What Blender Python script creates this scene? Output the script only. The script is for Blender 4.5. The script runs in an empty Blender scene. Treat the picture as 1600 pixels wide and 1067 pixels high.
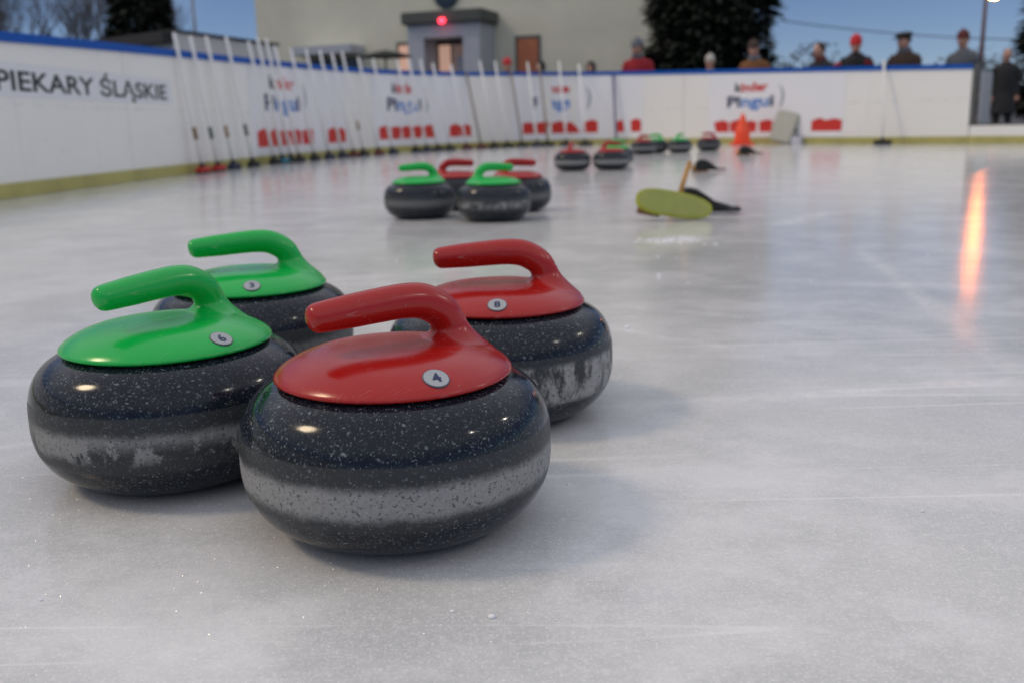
import bpy, bmesh, math, random
from mathutils import Vector, Matrix

SC = bpy.context.scene
COL = SC.collection
R = math.radians

# ------------------------------------------------------------------ camera
CAM_H, PITCH, ROLL, FPX = 0.3568, 0.223606, 0.023452, 1486.72
cam_data = bpy.data.cameras.new('camera')
cam = bpy.data.objects.new('camera', cam_data)
COL.objects.link(cam)
cam_data.sensor_width = 22.3
cam_data.lens = 22.3 * FPX / 1600.0
cam_data.clip_start = 0.02
cam_data.clip_end = 2000
_cp, _sp, _c, _s = math.cos(PITCH), math.sin(PITCH), math.cos(ROLL), math.sin(ROLL)
_u = Vector((1, 0, 0)); _v = Vector((0, -_sp, -_cp))
_right = _c * _u + _s * _v
_up = -(-_s * _u + _c * _v)
_fwd = Vector((0, _cp, -_sp))
m = Matrix((_right, _up, -_fwd)).transposed().to_4x4()
m.translation = Vector((0, 0, CAM_H))
cam.matrix_world = m
cam_data.dof.use_dof = True
cam_data.dof.focus_distance = 0.82
cam_data.dof.aperture_fstop = 4.0
SC.camera = cam

# ------------------------------------------------------------------ sky and sun
SUN_AZ, SUN_EL = R(-92), R(46)          # azimuth from +Y towards +X
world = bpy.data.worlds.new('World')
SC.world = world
world.use_nodes = True
wn = world.node_tree.nodes; wl = world.node_tree.links
wn.clear()
wout = wn.new('ShaderNodeOutputWorld'); wbg = wn.new('ShaderNodeBackground')
sky = wn.new('ShaderNodeTexSky')
sky.sky_type = 'NISHITA'; sky.sun_disc = False
sky.sun_elevation = SUN_EL; sky.sun_rotation = SUN_AZ
sky.altitude = 3000; sky.air_density = 1.0; sky.dust_density = 0.0; sky.ozone_density = 6.0
# unseen pale cloud added overhead as fill light, thinning to clear blue low down
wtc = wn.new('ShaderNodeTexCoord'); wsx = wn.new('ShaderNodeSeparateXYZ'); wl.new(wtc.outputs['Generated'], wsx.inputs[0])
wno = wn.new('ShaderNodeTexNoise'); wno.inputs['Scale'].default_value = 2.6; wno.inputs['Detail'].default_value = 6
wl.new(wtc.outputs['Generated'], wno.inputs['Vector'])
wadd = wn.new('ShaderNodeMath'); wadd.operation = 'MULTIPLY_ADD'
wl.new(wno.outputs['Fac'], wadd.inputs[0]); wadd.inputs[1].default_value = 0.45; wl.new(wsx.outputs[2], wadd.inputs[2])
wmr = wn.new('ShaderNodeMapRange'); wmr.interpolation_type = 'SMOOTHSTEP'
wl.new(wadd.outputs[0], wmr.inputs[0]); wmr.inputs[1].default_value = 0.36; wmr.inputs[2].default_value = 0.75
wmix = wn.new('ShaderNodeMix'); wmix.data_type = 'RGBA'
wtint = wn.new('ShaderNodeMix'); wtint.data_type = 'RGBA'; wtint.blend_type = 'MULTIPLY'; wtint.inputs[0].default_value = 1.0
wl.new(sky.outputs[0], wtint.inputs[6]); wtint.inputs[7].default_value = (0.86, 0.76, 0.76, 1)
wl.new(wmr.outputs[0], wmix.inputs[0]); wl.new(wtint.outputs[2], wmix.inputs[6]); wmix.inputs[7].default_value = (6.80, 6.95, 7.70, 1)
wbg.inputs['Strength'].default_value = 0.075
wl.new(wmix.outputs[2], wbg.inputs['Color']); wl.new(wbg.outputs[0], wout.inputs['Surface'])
sun_data = bpy.data.lights.new('sun', 'SUN')
sun_data.energy = 0.72; sun_data.angle = R(11); sun_data.color = (1.0, 0.79, 0.53)
sun = bpy.data.objects.new('sun', sun_data); COL.objects.link(sun)
_sd = Vector((math.sin(SUN_AZ) * math.cos(SUN_EL), math.cos(SUN_AZ) * math.cos(SUN_EL), math.sin(SUN_EL)))
sun.rotation_euler = _sd.to_track_quat('Z', 'Y').to_euler()
vs = SC.view_settings
SC.display_settings.display_device = 'sRGB'
vs.view_transform = 'Standard'; vs.look = 'None'; vs.gamma = 1.0; vs.use_curve_mapping = False
vs.exposure = 0.32
SC.cycles.caustics_reflective = False; SC.cycles.caustics_refractive = False; SC.cycles.sample_clamp_indirect = 3.0

# ------------------------------------------------------------------ materials
MATS = {}
def nodes_of(name):
    mt = bpy.data.materials.new(name); mt.use_nodes = True
    nt = mt.node_tree
    return mt, nt, nt.nodes['Principled BSDF']
def N(nt, typ, **kw):
    n = nt.nodes.new(typ)
    for k, v in kw.items():
        if k in n.inputs: n.inputs[k].default_value = v
        else: setattr(n, k, v)
    return n
def math_node(nt, op, a=None, b=None, clamp=False):
    n = nt.nodes.new('ShaderNodeMath'); n.operation = op; n.use_clamp = clamp
    for i, x in enumerate((a, b)):
        if x is None: continue
        if isinstance(x, (int, float)): n.inputs[i].default_value = x
        else: nt.links.new(x, n.inputs[i])
    return n.outputs[0]
def mixc(nt, fac, a, b):
    n = nt.nodes.new('ShaderNodeMix'); n.data_type = 'RGBA'
    for idx, x in ((0, fac), (6, a), (7, b)):
        if isinstance(x, (int, float)): n.inputs[idx].default_value = x
        elif isinstance(x, tuple): n.inputs[idx].default_value = (*x, 1) if len(x) == 3 else x
        else: nt.links.new(x, n.inputs[idx])
    return n.outputs[2]
def smooth(nt, x, lo, hi):
    n = nt.nodes.new('ShaderNodeMapRange'); n.interpolation_type = 'SMOOTHSTEP'
    nt.links.new(x, n.inputs[0]); n.inputs[1].default_value = lo; n.inputs[2].default_value = hi
    return n.outputs[0]
def noise(nt, vec, scale, detail=3, rough=0.5):
    n = nt.nodes.new('ShaderNodeTexNoise'); n.inputs['Scale'].default_value = scale
    n.inputs['Detail'].default_value = detail; n.inputs['Roughness'].default_value = rough
    if vec is not None: nt.links.new(vec, n.inputs['Vector'])
    return n.outputs['Fac']
def objco(nt, generated=False):
    return nt.nodes.new('ShaderNodeTexCoord').outputs['Object']
def mapping(nt, vec, loc=(0, 0, 0), rot=(0, 0, 0), scl=(1, 1, 1)):
    n = nt.nodes.new('ShaderNodeMapping'); nt.links.new(vec, n.inputs['Vector'])
    n.inputs['Location'].default_value = loc; n.inputs['Rotation'].default_value = rot; n.inputs['Scale'].default_value = scl
    return n.outputs[0]
def bump(nt, bs, h, strength, dist=0.002):
    b = nt.nodes.new('ShaderNodeBump'); b.inputs['Strength'].default_value = strength; b.inputs['Distance'].default_value = dist
    nt.links.new(h, b.inputs['Height']); nt.links.new(b.outputs[0], bs.inputs['Normal'])

def mat(name, col, rough=0.5, var=0.15, vscale=8.0, bmp=0.0, bscale=60.0, metal=0.0, spec=0.5, emit=None, estr=0.0, coat=0.0):
    if name in MATS: return MATS[name]
    mt, nt, bs = nodes_of(name)
    co = objco(nt)
    f = noise(nt, co, vscale, 5, 0.6)
    dark = tuple(c * (1 - var) for c in col); light = tuple(min(1, c * (1 + var)) for c in col)
    nt.links.new(mixc(nt, f, dark, light), bs.inputs['Base Color'])
    r = nt.nodes.new('ShaderNodeMapRange'); nt.links.new(f, r.inputs[0])
    r.inputs[3].default_value = max(0.02, rough - 0.06); r.inputs[4].default_value = min(1, rough + 0.06)
    nt.links.new(r.outputs[0], bs.inputs['Roughness'])
    bs.inputs['Metallic'].default_value = metal
    bs.inputs['Specular IOR Level'].default_value = spec
    bs.inputs['Coat Weight'].default_value = coat
    if bmp: bump(nt, bs, noise(nt, co, bscale, 4), bmp, 0.01)
    if emit:
        bs.inputs['Emission Color'].default_value = (*emit, 1); bs.inputs['Emission Strength'].default_value = estr
    MATS[name] = mt
    return mt

def ice_material():
    mt, nt, bs = nodes_of('ice')
    co = objco(nt); L = nt.links
    big = noise(nt, co, 0.9, 4, 0.55)
    mid = noise(nt, mapping(nt, co, rot=(0, 0, 0.5), scl=(1, 1.35, 1)), 8, 7, 0.68)
    fine = noise(nt, mapping(nt, co, rot=(0, 0, 0.7), scl=(1, 1.5, 1)), 48, 6, 0.72)
    tiny = noise(nt, co, 420, 3, 0.6)
    c = mixc(nt, smooth(nt, big, 0.3, 0.7), (0.50, 0.51, 0.515), (0.63, 0.635, 0.635))
    patch = noise(nt, mapping(nt, co, rot=(0, 0, 0.6), scl=(1, 1.25, 1)), 3.4, 8, 0.68)
    c = mixc(nt, math_node(nt, 'MULTIPLY', smooth(nt, patch, 0.46, 0.64), 0.62), c, (0.785, 0.78, 0.80))
    c = mixc(nt, math_node(nt, 'MULTIPLY', smooth(nt, mid, 0.42, 0.75), 0.45), c, (0.74, 0.74, 0.74))
    c = mixc(nt, math_node(nt, 'MULTIPLY', smooth(nt, noise(nt, co, 2.1, 5, 0.6), 0.48, 0.70), 0.42), c, (0.38, 0.39, 0.41))
    c = mixc(nt, math_node(nt, 'MULTIPLY', smooth(nt, fine, 0.48, 0.78), 0.42), c, (0.80, 0.80, 0.80))
    c = mixc(nt, math_node(nt, 'MULTIPLY', smooth(nt, noise(nt, co, 150, 6, 0.85), 0.46, 0.72), 0.55), c, (0.86, 0.86, 0.86))
    c = mixc(nt, math_node(nt, 'MULTIPLY', smooth(nt, tiny, 0.52, 0.70), 0.55), c, (0.92, 0.92, 0.92))
    c = mixc(nt, math_node(nt, 'MULTIPLY', smooth(nt, noise(nt, co, 300, 2, 0.5), 0.74, 0.78), 0.5), c, (0.2, 0.2, 0.21))
    # white scraped lines and dustings of frost, each a segment in the plane of the ice
    sx = nt.nodes.new('ShaderNodeSeparateXYZ'); L.new(co, sx.inputs[0])
    wob = math_node(nt, 'MULTIPLY', math_node(nt, 'SUBTRACT', noise(nt, co, 9, 4, 0.6), 0.5), 0.05)
    def seg(ax, ay, bx, by, w, amt):
        dx, dy = bx - ax, by - ay; ln = math.hypot(dx, dy); dx /= ln; dy /= ln
        px = math_node(nt, 'SUBTRACT', sx.outputs[0], ax); py = math_node(nt, 'SUBTRACT', sx.outputs[1], ay)
        t = math_node(nt, 'ADD', math_node(nt, 'MULTIPLY', px, dx), math_node(nt, 'MULTIPLY', py, dy))
        d = math_node(nt, 'SUBTRACT', math_node(nt, 'MULTIPLY', px, -dy), math_node(nt, 'MULTIPLY', py, -dx))
        d = math_node(nt, 'ABSOLUTE', math_node(nt, 'ADD', d, wob))
        body = math_node(nt, 'SUBTRACT', 1.0, smooth(nt, d, 0.0, w))
        e0 = smooth(nt, t, -0.02, 0.10 * ln + 0.02); e1 = math_node(nt, 'SUBTRACT', 1.0, smooth(nt, t, 0.85 * ln, ln + 0.03))
        k = math_node(nt, 'MULTIPLY', math_node(nt, 'MULTIPLY', body, e0), e1)
        rag = smooth(nt, noise(nt, co, 26, 7, 0.75), 0.30, 0.72)
        return math_node(nt, 'MULTIPLY', math_node(nt, 'MULTIPLY', k, rag), amt)
    segs = [(0.02, 1.155, 1.6, 1.40, 0.030, 0.42), (0.98, 2.7, 0.70, 1.22, 0.040, 0.34), (0.16, 1.68, 0.36, 1.47, 0.022, 0.35),
            (0.20, 1.88, 0.52, 1.66, 0.020, 0.28), (0.42, 2.84, 0.60, 3.0, 0.13, 0.75), (-0.8, 1.02, -0.55, 1.09, 0.016, 0.4),
            (0.9, 3.25, 1.25, 3.7, 0.09, 0.45), (1.6, 5.2, 4.4, 4.0, 0.10, 0.25), (-0.28, 0.58, -0.14, 0.67, 0.06, 0.45),
            (-0.14, 0.50, -0.30, 0.66, 0.07, 0.30), (0.1, 5.5, 2.8, 6.6, 0.09, 0.25), (-2.2, 4.4, 1.0, 5.2, 0.07, 0.2), (-0.9, 2.1, 0.1, 2.5, 0.04, 0.25)]
    tot = None
    for sgm in segs:
        k = seg(*sgm); tot = k if tot is None else math_node(nt, 'MAXIMUM', tot, k)
    c = mixc(nt, tot, c, (0.93, 0.93, 0.93))
    # hair-thin skate scratches
    sm = None
    for k_, (ang, sc_, w_) in enumerate(((0.45, 1.0, .010), (-0.75, 0.8, .009), (1.25, 1.2, .008), (0.05, 0.6, .007))):
        nz = noise(nt, mapping(nt, co, loc=(k_ * 3.3, k_ * 1.7, 0), rot=(0, 0, ang), scl=(0.10, 2.6, 1)), 2.2 * sc_, 2, 0.4)
        ln_ = math_node(nt, 'SUBTRACT', 1.0, smooth(nt, math_node(nt, 'ABSOLUTE', math_node(nt, 'SUBTRACT', nz, 0.5)), w_ * .25, w_))
        gate = smooth(nt, noise(nt, mapping(nt, co, loc=(k_ * 5.1, 2, 0)), 1.6, 3), 0.50, 0.62)
        ln_ = math_node(nt, 'MULTIPLY', ln_, gate)
        sm = ln_ if sm is None else math_node(nt, 'MAXIMUM', sm, ln_)
    c = mixc(nt, math_node(nt, 'MULTIPLY', sm, 0.42), c, (0.88, 0.88, 0.88))
    L.new(c, bs.inputs['Base Color'])
    rr = nt.nodes.new('ShaderNodeMapRange'); L.new(mid, rr.inputs[0])
    rr.inputs[1].default_value = 0.3; rr.inputs[2].default_value = 0.7; rr.inputs[3].default_value = 0.07; rr.inputs[4].default_value = 0.17
    L.new(math_node(nt, 'ADD', rr.outputs[0], math_node(nt, 'MULTIPLY', tot, 0.4)), bs.inputs['Roughness'])
    bs.inputs['IOR'].default_value = 1.31
    bs.inputs['Specular IOR Level'].default_value = 0.5
    h = math_node(nt, 'ADD', math_node(nt, 'MULTIPLY', fine, 0.55), math_node(nt, 'MULTIPLY', tiny, 0.22))
    h = math_node(nt, 'ADD', math_node(nt, 'ADD', h, math_node(nt, 'MULTIPLY', tot, 0.3)), math_node(nt, 'MULTIPLY', noise(nt, co, 150, 6, 0.85), 0.35))
    bump(nt, bs, h, 0.085, 0.0026)
    return mt

def granite(name, seed, style):
    mt, nt, bs = nodes_of(name)
    L = nt.links
    raw = objco(nt)
    sx = nt.nodes.new('ShaderNodeSeparateXYZ'); L.new(raw, sx.inputs[0]); z = sx.outputs[2]
    co = mapping(nt, raw, loc=(seed * 1.37, seed * 2.11, seed * 0.73))
    base = mixc(nt, noise(nt, co, 70, 4, 0.6), (0.003, 0.005, 0.010), (0.013, 0.018, 0.028))
    def flecks(scl, rot, scale, thr, rad):
        v = nt.nodes.new('ShaderNodeTexVoronoi'); v.inputs['Scale'].default_value = scale; v.inputs['Randomness'].default_value = 1
        warp = nt.nodes.new('ShaderNodeTexNoise'); warp.inputs['Scale'].default_value = 160; L.new(co, warp.inputs['Vector'])
        add = nt.nodes.new('ShaderNodeVectorMath'); add.operation = 'MULTIPLY_ADD'
        L.new(warp.outputs['Color'], add.inputs[0]); add.inputs[1].default_value = (0.006,) * 3; L.new(co, add.inputs[2])
        L.new(mapping(nt, add.outputs[0], rot=rot, scl=scl), v.inputs['Vector'])
        wn_ = nt.nodes.new('ShaderNodeSeparateColor'); L.new(v.outputs['Color'], wn_.inputs[0])
        pick = math_node(nt, 'GREATER_THAN', wn_.outputs[0], thr)
        near = math_node(nt, 'SUBTRACT', 1.0, smooth(nt, v.outputs['Distance'], rad * 0.55, rad))
        return math_node(nt, 'MULTIPLY', math_node(nt, 'MULTIPLY', pick, near), math_node(nt, 'ADD', 0.10, math_node(nt, 'MULTIPLY', math_node(nt, 'POWER', wn_.outputs[1], 2.0), 0.9)))
    f = flecks((1, 3.2, 1.6), (0.5, 0.3, 0.2), 230, 0.66, 0.44)
    f = math_node(nt, 'MAXIMUM', f, flecks((3.0, 1, 1.4), (0.2, 0.9, 1.1), 260, 0.68, 0.43))
    f = math_node(nt, 'MAXIMUM', f, flecks((1.2, 1.5, 2.6), (1.1, 0.2, 0.7), 120, 0.88, 0.40))
    f = math_node(nt, 'MAXIMUM', f, math_node(nt, 'MULTIPLY', smooth(nt, noise(nt, co, 520, 3, 0.6), 0.56, 0.72), 0.22))
    c = mixc(nt, math_node(nt, 'MULTIPLY', f, 0.8), base, (0.22, 0.25, 0.27))
    # height with a ragged edge
    wob = math_node(nt, 'MULTIPLY', math_node(nt, 'SUBTRACT', noise(nt, co, 30, 8, 0.75), 0.5), 0.014)
    zw = math_node(nt, 'ADD', z, wob)
    honed = math_node(nt, 'MULTIPLY', math_node(nt, 'SUBTRACT', 1.0, smooth(nt, z, 0.0955, 0.0985)), smooth(nt, zw, 0.036, 0.046))
    band = math_node(nt, 'MULTIPLY', smooth(nt, zw, 0.047, 0.059), math_node(nt, 'SUBTRACT', 1.0, smooth(nt, zw, 0.073, 0.084)))
    if style == 'blotch':
        bl = smooth(nt, noise(nt, mapping(nt, co, scl=(1, 1, 0.75)), 24, 7, 0.68), 0.46, 0.51)
        up = smooth(nt, zw, 0.060, 0.076)
        band = math_node(nt, 'MULTIPLY', band, math_node(nt, 'MAXIMUM', bl, math_node(nt, 'MULTIPLY', up, 0.8)))
        amt = 0.46
    elif style == 'streak':
        bl = smooth(nt, noise(nt, mapping(nt, co, rot=(0.3, 0.2, 0), scl=(1, 1, 0.45)), 46, 7, 0.72), 0.42, 0.56)
        band = math_node(nt, 'MULTIPLY', math_node(nt, 'MULTIPLY', smooth(nt, zw, 0.036, 0.046), math_node(nt, 'SUBTRACT', 1.0, smooth(nt, zw, 0.083, 0.092))), bl)
        amt = 0.6
    elif style == 'frost':
        bl = smooth(nt, noise(nt, mapping(nt, co, scl=(1, 1, 0.6)), 45, 5, 0.7), 0.36, 0.66)
        band = math_node(nt, 'MULTIPLY', band, bl); amt = 0.55
    elif style == 'dull':
        amt = 0.22
    else:
        amt = 0.50
    c = mixc(nt, math_node(nt, 'MULTIPLY', honed, 0.36), c, (0.080, 0.083, 0.082))
    pits = math_node(nt, 'SUBTRACT', 1.0, math_node(nt, 'MULTIPLY', smooth(nt, noise(nt, co, 300, 3, 0.6), 0.57, 0.64), 0.7))
    mott = math_node(nt, 'ADD', 0.35, math_node(nt, 'MULTIPLY', noise(nt, co, 240, 6, 0.85), 1.25))
    bandm = math_node(nt, 'MULTIPLY', math_node(nt, 'MULTIPLY', math_node(nt, 'MULTIPLY', band, amt), pits), mott, True)
    c = mixc(nt, bandm, c, (0.50, 0.505, 0.50))
    L.new(c, bs.inputs['Base Color'])
    rg = math_node(nt, 'ADD', math_node(nt, 'MULTIPLY', honed, 0.30), math_node(nt, 'MULTIPLY', band, 0.25))
    rg = math_node(nt, 'ADD', rg, 0.10)
    rg = math_node(nt, 'ADD', rg, math_node(nt, 'MULTIPLY', smooth(nt, noise(nt, co, 18, 4), 0.45, 0.75), 0.10))
    L.new(rg, bs.inputs['Roughness'])
    bs.inputs['IOR'].default_value = 1.46; bs.inputs['Specular IOR Level'].default_value = 0.36
    bump(nt, bs, math_node(nt, 'MULTIPLY', noise(nt, co, 330, 3), math_node(nt, 'ADD', 0.03, band)), 0.25, 0.0012)
    return mt

def plastic(name, col):
    mt, nt, bs = nodes_of(name)
    co = objco(nt); L = nt.links
    f = noise(nt, co, 14, 5, 0.6)
    c = mixc(nt, f, tuple(x * 0.9 for x in col), tuple(x * 1.08 for x in col))
    sp = smooth(nt, noise(nt, co, 190, 2, 0.5), 0.745, 0.78)
    c = mixc(nt, math_node(nt, 'MULTIPLY', sp, 0.55), c, (0.35, 0.33, 0.32))
    L.new(c, bs.inputs['Base Color'])
    rr = nt.nodes.new('ShaderNodeMapRange'); L.new(noise(nt, co, 30, 6, 0.7), rr.inputs[0])
    rr.inputs[3].default_value = 0.13; rr.inputs[4].default_value = 0.27
    scr = None
    for k_, ang in enumerate((0.3, 1.4, 2.5)):
        nz = noise(nt, mapping(nt, co, loc=(k_, 0, 0), rot=(0.2 * k_, 0.3, ang), scl=(1, 14, 1)), 22, 2, 0.4)
        l_ = math_node(nt, 'SUBTRACT', 1.0, smooth(nt, math_node(nt, 'ABSOLUTE', math_node(nt, 'SUBTRACT', nz, 0.5)), .002, .008))
        l_ = math_node(nt, 'MULTIPLY', l_, smooth(nt, noise(nt, co, 26 + 5 * k_, 3), 0.56, 0.66))
        scr = l_ if scr is None else math_node(nt, 'MAXIMUM', scr, l_)
    smudge = math_node(nt, 'MULTIPLY', smooth(nt, noise(nt, co, 11, 6, 0.7), 0.52, 0.70), 0.12)
    L.new(math_node(nt, 'ADD', math_node(nt, 'ADD', rr.outputs[0], math_node(nt, 'MULTIPLY', scr, 0.35)), smudge), bs.inputs['Roughness'])
    c2 = mixc(nt, math_node(nt, 'MULTIPLY', scr, 0.16), c, (0.5, 0.42, 0.40)); L.new(c2, bs.inputs['Base Color'])
    bump(nt, bs, noise(nt, co, 700, 2), 0.05, 0.0006)
    return mt

def board_material():
    mt, nt, bs = nodes_of('white_board'); L = nt.links
    co = objco(nt)
    sx = nt.nodes.new('ShaderNodeSeparateXYZ'); L.new(co, sx.inputs[0])
    c = mixc(nt, noise(nt, co, 1.2, 4, 0.6), (0.80, 0.785, 0.735), (0.88, 0.865, 0.82))
    scuff = smooth(nt, noise(nt, mapping(nt, co, scl=(1, 1, 7)), 3.5, 6, 0.75), 0.56, 0.8)
    low = math_node(nt, 'SUBTRACT', 1.0, smooth(nt, sx.outputs[2], 0.15, 0.95))
    c = mixc(nt, math_node(nt, 'MULTIPLY', scuff, math_node(nt, 'ADD', 0.10, math_node(nt, 'MULTIPLY', low, 0.22))), c, (0.38, 0.37, 0.35))
    c = mixc(nt, math_node(nt, 'MULTIPLY', smooth(nt, noise(nt, co, 30, 4, 0.7), 0.66, 0.76), 0.3), c, (0.30, 0.29, 0.28))
    zl = math_node(nt, 'ABSOLUTE', math_node(nt, 'SUBTRACT', math_node(nt, 'ADD', sx.outputs[2], math_node(nt, 'MULTIPLY', noise(nt, co, 1.3, 3), 0.03)), 0.555))
    ml = math_node(nt, 'MULTIPLY', math_node(nt, 'SUBTRACT', 1.0, smooth(nt, zl, 0.0, 0.016)), smooth(nt, noise(nt, co, 6, 5, 0.7), 0.42, 0.66))
    c = mixc(nt, math_node(nt, 'MULTIPLY', ml, 0.35), c, (0.36, 0.35, 0.33))
    drip = smooth(nt, noise(nt, mapping(nt, co, scl=(6, 6, 0.35)), 2.0, 5, 0.65), 0.55, 0.78)
    c = mixc(nt, math_node(nt, 'MULTIPLY', drip, 0.16), c, (0.42, 0.40, 0.36))
    L.new(c, bs.inputs['Base Color']); bs.inputs['Roughness'].default_value = 0.42
    return mt

M_ICE = ice_material()
M_BOARD = board_material()
M_BLUE = mat('blue_cap', (0.004, 0.085, 0.40), 0.5, 0.2, spec=0.2)
M_KICK = mat('yellow_kick', (0.42, 0.385, 0.12), 0.5, 0.4, 5)
M_BANNER = mat('banner_vinyl', (0.82, 0.82, 0.835), 0.35, 0.05, 2)
M_INK = mat('black_print', (0.02, 0.022, 0.025), 0.5, 0.2)
M_NAVY = mat('navy_print', (0.02, 0.035, 0.10), 0.5, 0.2)
M_SKYBLUE = mat('blue_print', (0.10, 0.25, 0.60), 0.5, 0.2)
M_REDINK = mat('red_print', (0.62, 0.03, 0.02), 0.5, 0.15)
M_RED = plastic('red_plastic', (0.38, 0.009, 0.007))
M_GREEN = plastic('green_plastic', (0.002, 0.44, 0.065))
M_RUBBER = mat('black_rubber', (0.012, 0.013, 0.012), 0.6, 0.3, 20, 0.3, 80)
M_WOOD = mat('tan_wood', (0.46, 0.24, 0.07), 0.5, 0.25, 30)
M_BROWN = mat('brown_wood', (0.20, 0.09, 0.03), 0.6, 0.3, 20)
M_YELLOW = mat('yellow_green_pad', (0.33, 0.36, 0.10), 0.7, 0.15, 30, 0.5, 300)
M_YELLOWRIM = mat('yellow_green_rim', (0.42, 0.45, 0.03), 0.5, 0.15, 30)
M_STICK = mat('white_handle', (0.84, 0.83, 0.80), 0.4, 0.1, 12)
M_ORANGE = mat('orange_cone', (0.95, 0.08, 0.02), 0.45, 0.1, 10)
M_ASPHALT = mat('asphalt', (0.055, 0.055, 0.06), 0.85, 0.4, 0.8, 0.4, 40)
M_PLASTER = mat('olive_plaster', (0.74, 0.715, 0.58), 0.9, 0.20, .7, 0.2, 30)
M_GREYPAINT = mat('grey_paint', (0.47, 0.50, 0.55), 0.8, 0.1, 3)
M_DARKGREY = mat('dark_grey', (0.10, 0.105, 0.10), 0.8, 0.2, 4)
M_SHED = mat('shed_render', (0.74, 0.73, 0.72), 0.9, 0.12, 1.5)
M_ROOF = mat('dark_roof', (0.03, 0.03, 0.033), 0.8, 0.3, 3)
M_GLASS = mat('window_glass', (0.03, 0.035, 0.045), 0.1, 0.2, 2)
M_CURTAIN = mat('lit_pink_curtain', (0.5, 0.28, 0.20), 0.8, 0.25, 5, emit=(0.9, 0.55, 0.42), estr=0.34)
M_CURTAIN2 = mat('lit_brown_curtain', (0.3, 0.10, 0.05), 0.8, 0.3, 5, emit=(0.8, 0.30, 0.17), estr=0.06)
M_PAPER = mat('pale_paper', (0.55, 0.56, 0.62), 0.7, 0.1, 6)
M_METAL = mat('grey_metal', (0.16, 0.16, 0.17), 0.5, 0.2, 10, metal=0.6)
M_POLE = mat('rusty_pole', (0.13, 0.06, 0.05), 0.6, 0.3, 5)
M_BARK = mat('bark', (0.07, 0.06, 0.055), 0.9, 0.3, 10)
M_NEEDLE = mat('dark_needles', (0.020, 0.030, 0.018), 0.75, 0.5, 3)
M_NEEDLE2 = mat('grey_needles', (0.030, 0.034, 0.028), 0.75, 0.5, 3)
M_TWIGS = mat('twigs', (0.055, 0.05, 0.055), 0.9, 0.3, 6)
M_STICKER = mat('sticker_white', (0.38, 0.40, 0.42), 0.3, 0.04, 60)
M_STICKRING = mat('sticker_ring', (0.10, 0.10, 0.13), 0.4, 0.1, 60)
M_SNOW = mat('snow_crumb', (0.85, 0.86, 0.88), 0.5, 0.05, 60)
M_SPARK = mat('ice_crystal', (0.97, 0.97, 0.97), 0.14, 0.05, 60, spec=1.0)
M_SKIN = mat('skin', (0.58, 0.31, 0.22), 0.55, 0.1, 20)
M_BEIGE = mat('beige_canvas', (0.46, 0.46, 0.39), 0.8, 0.15, 10, 0.4, 40)

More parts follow.
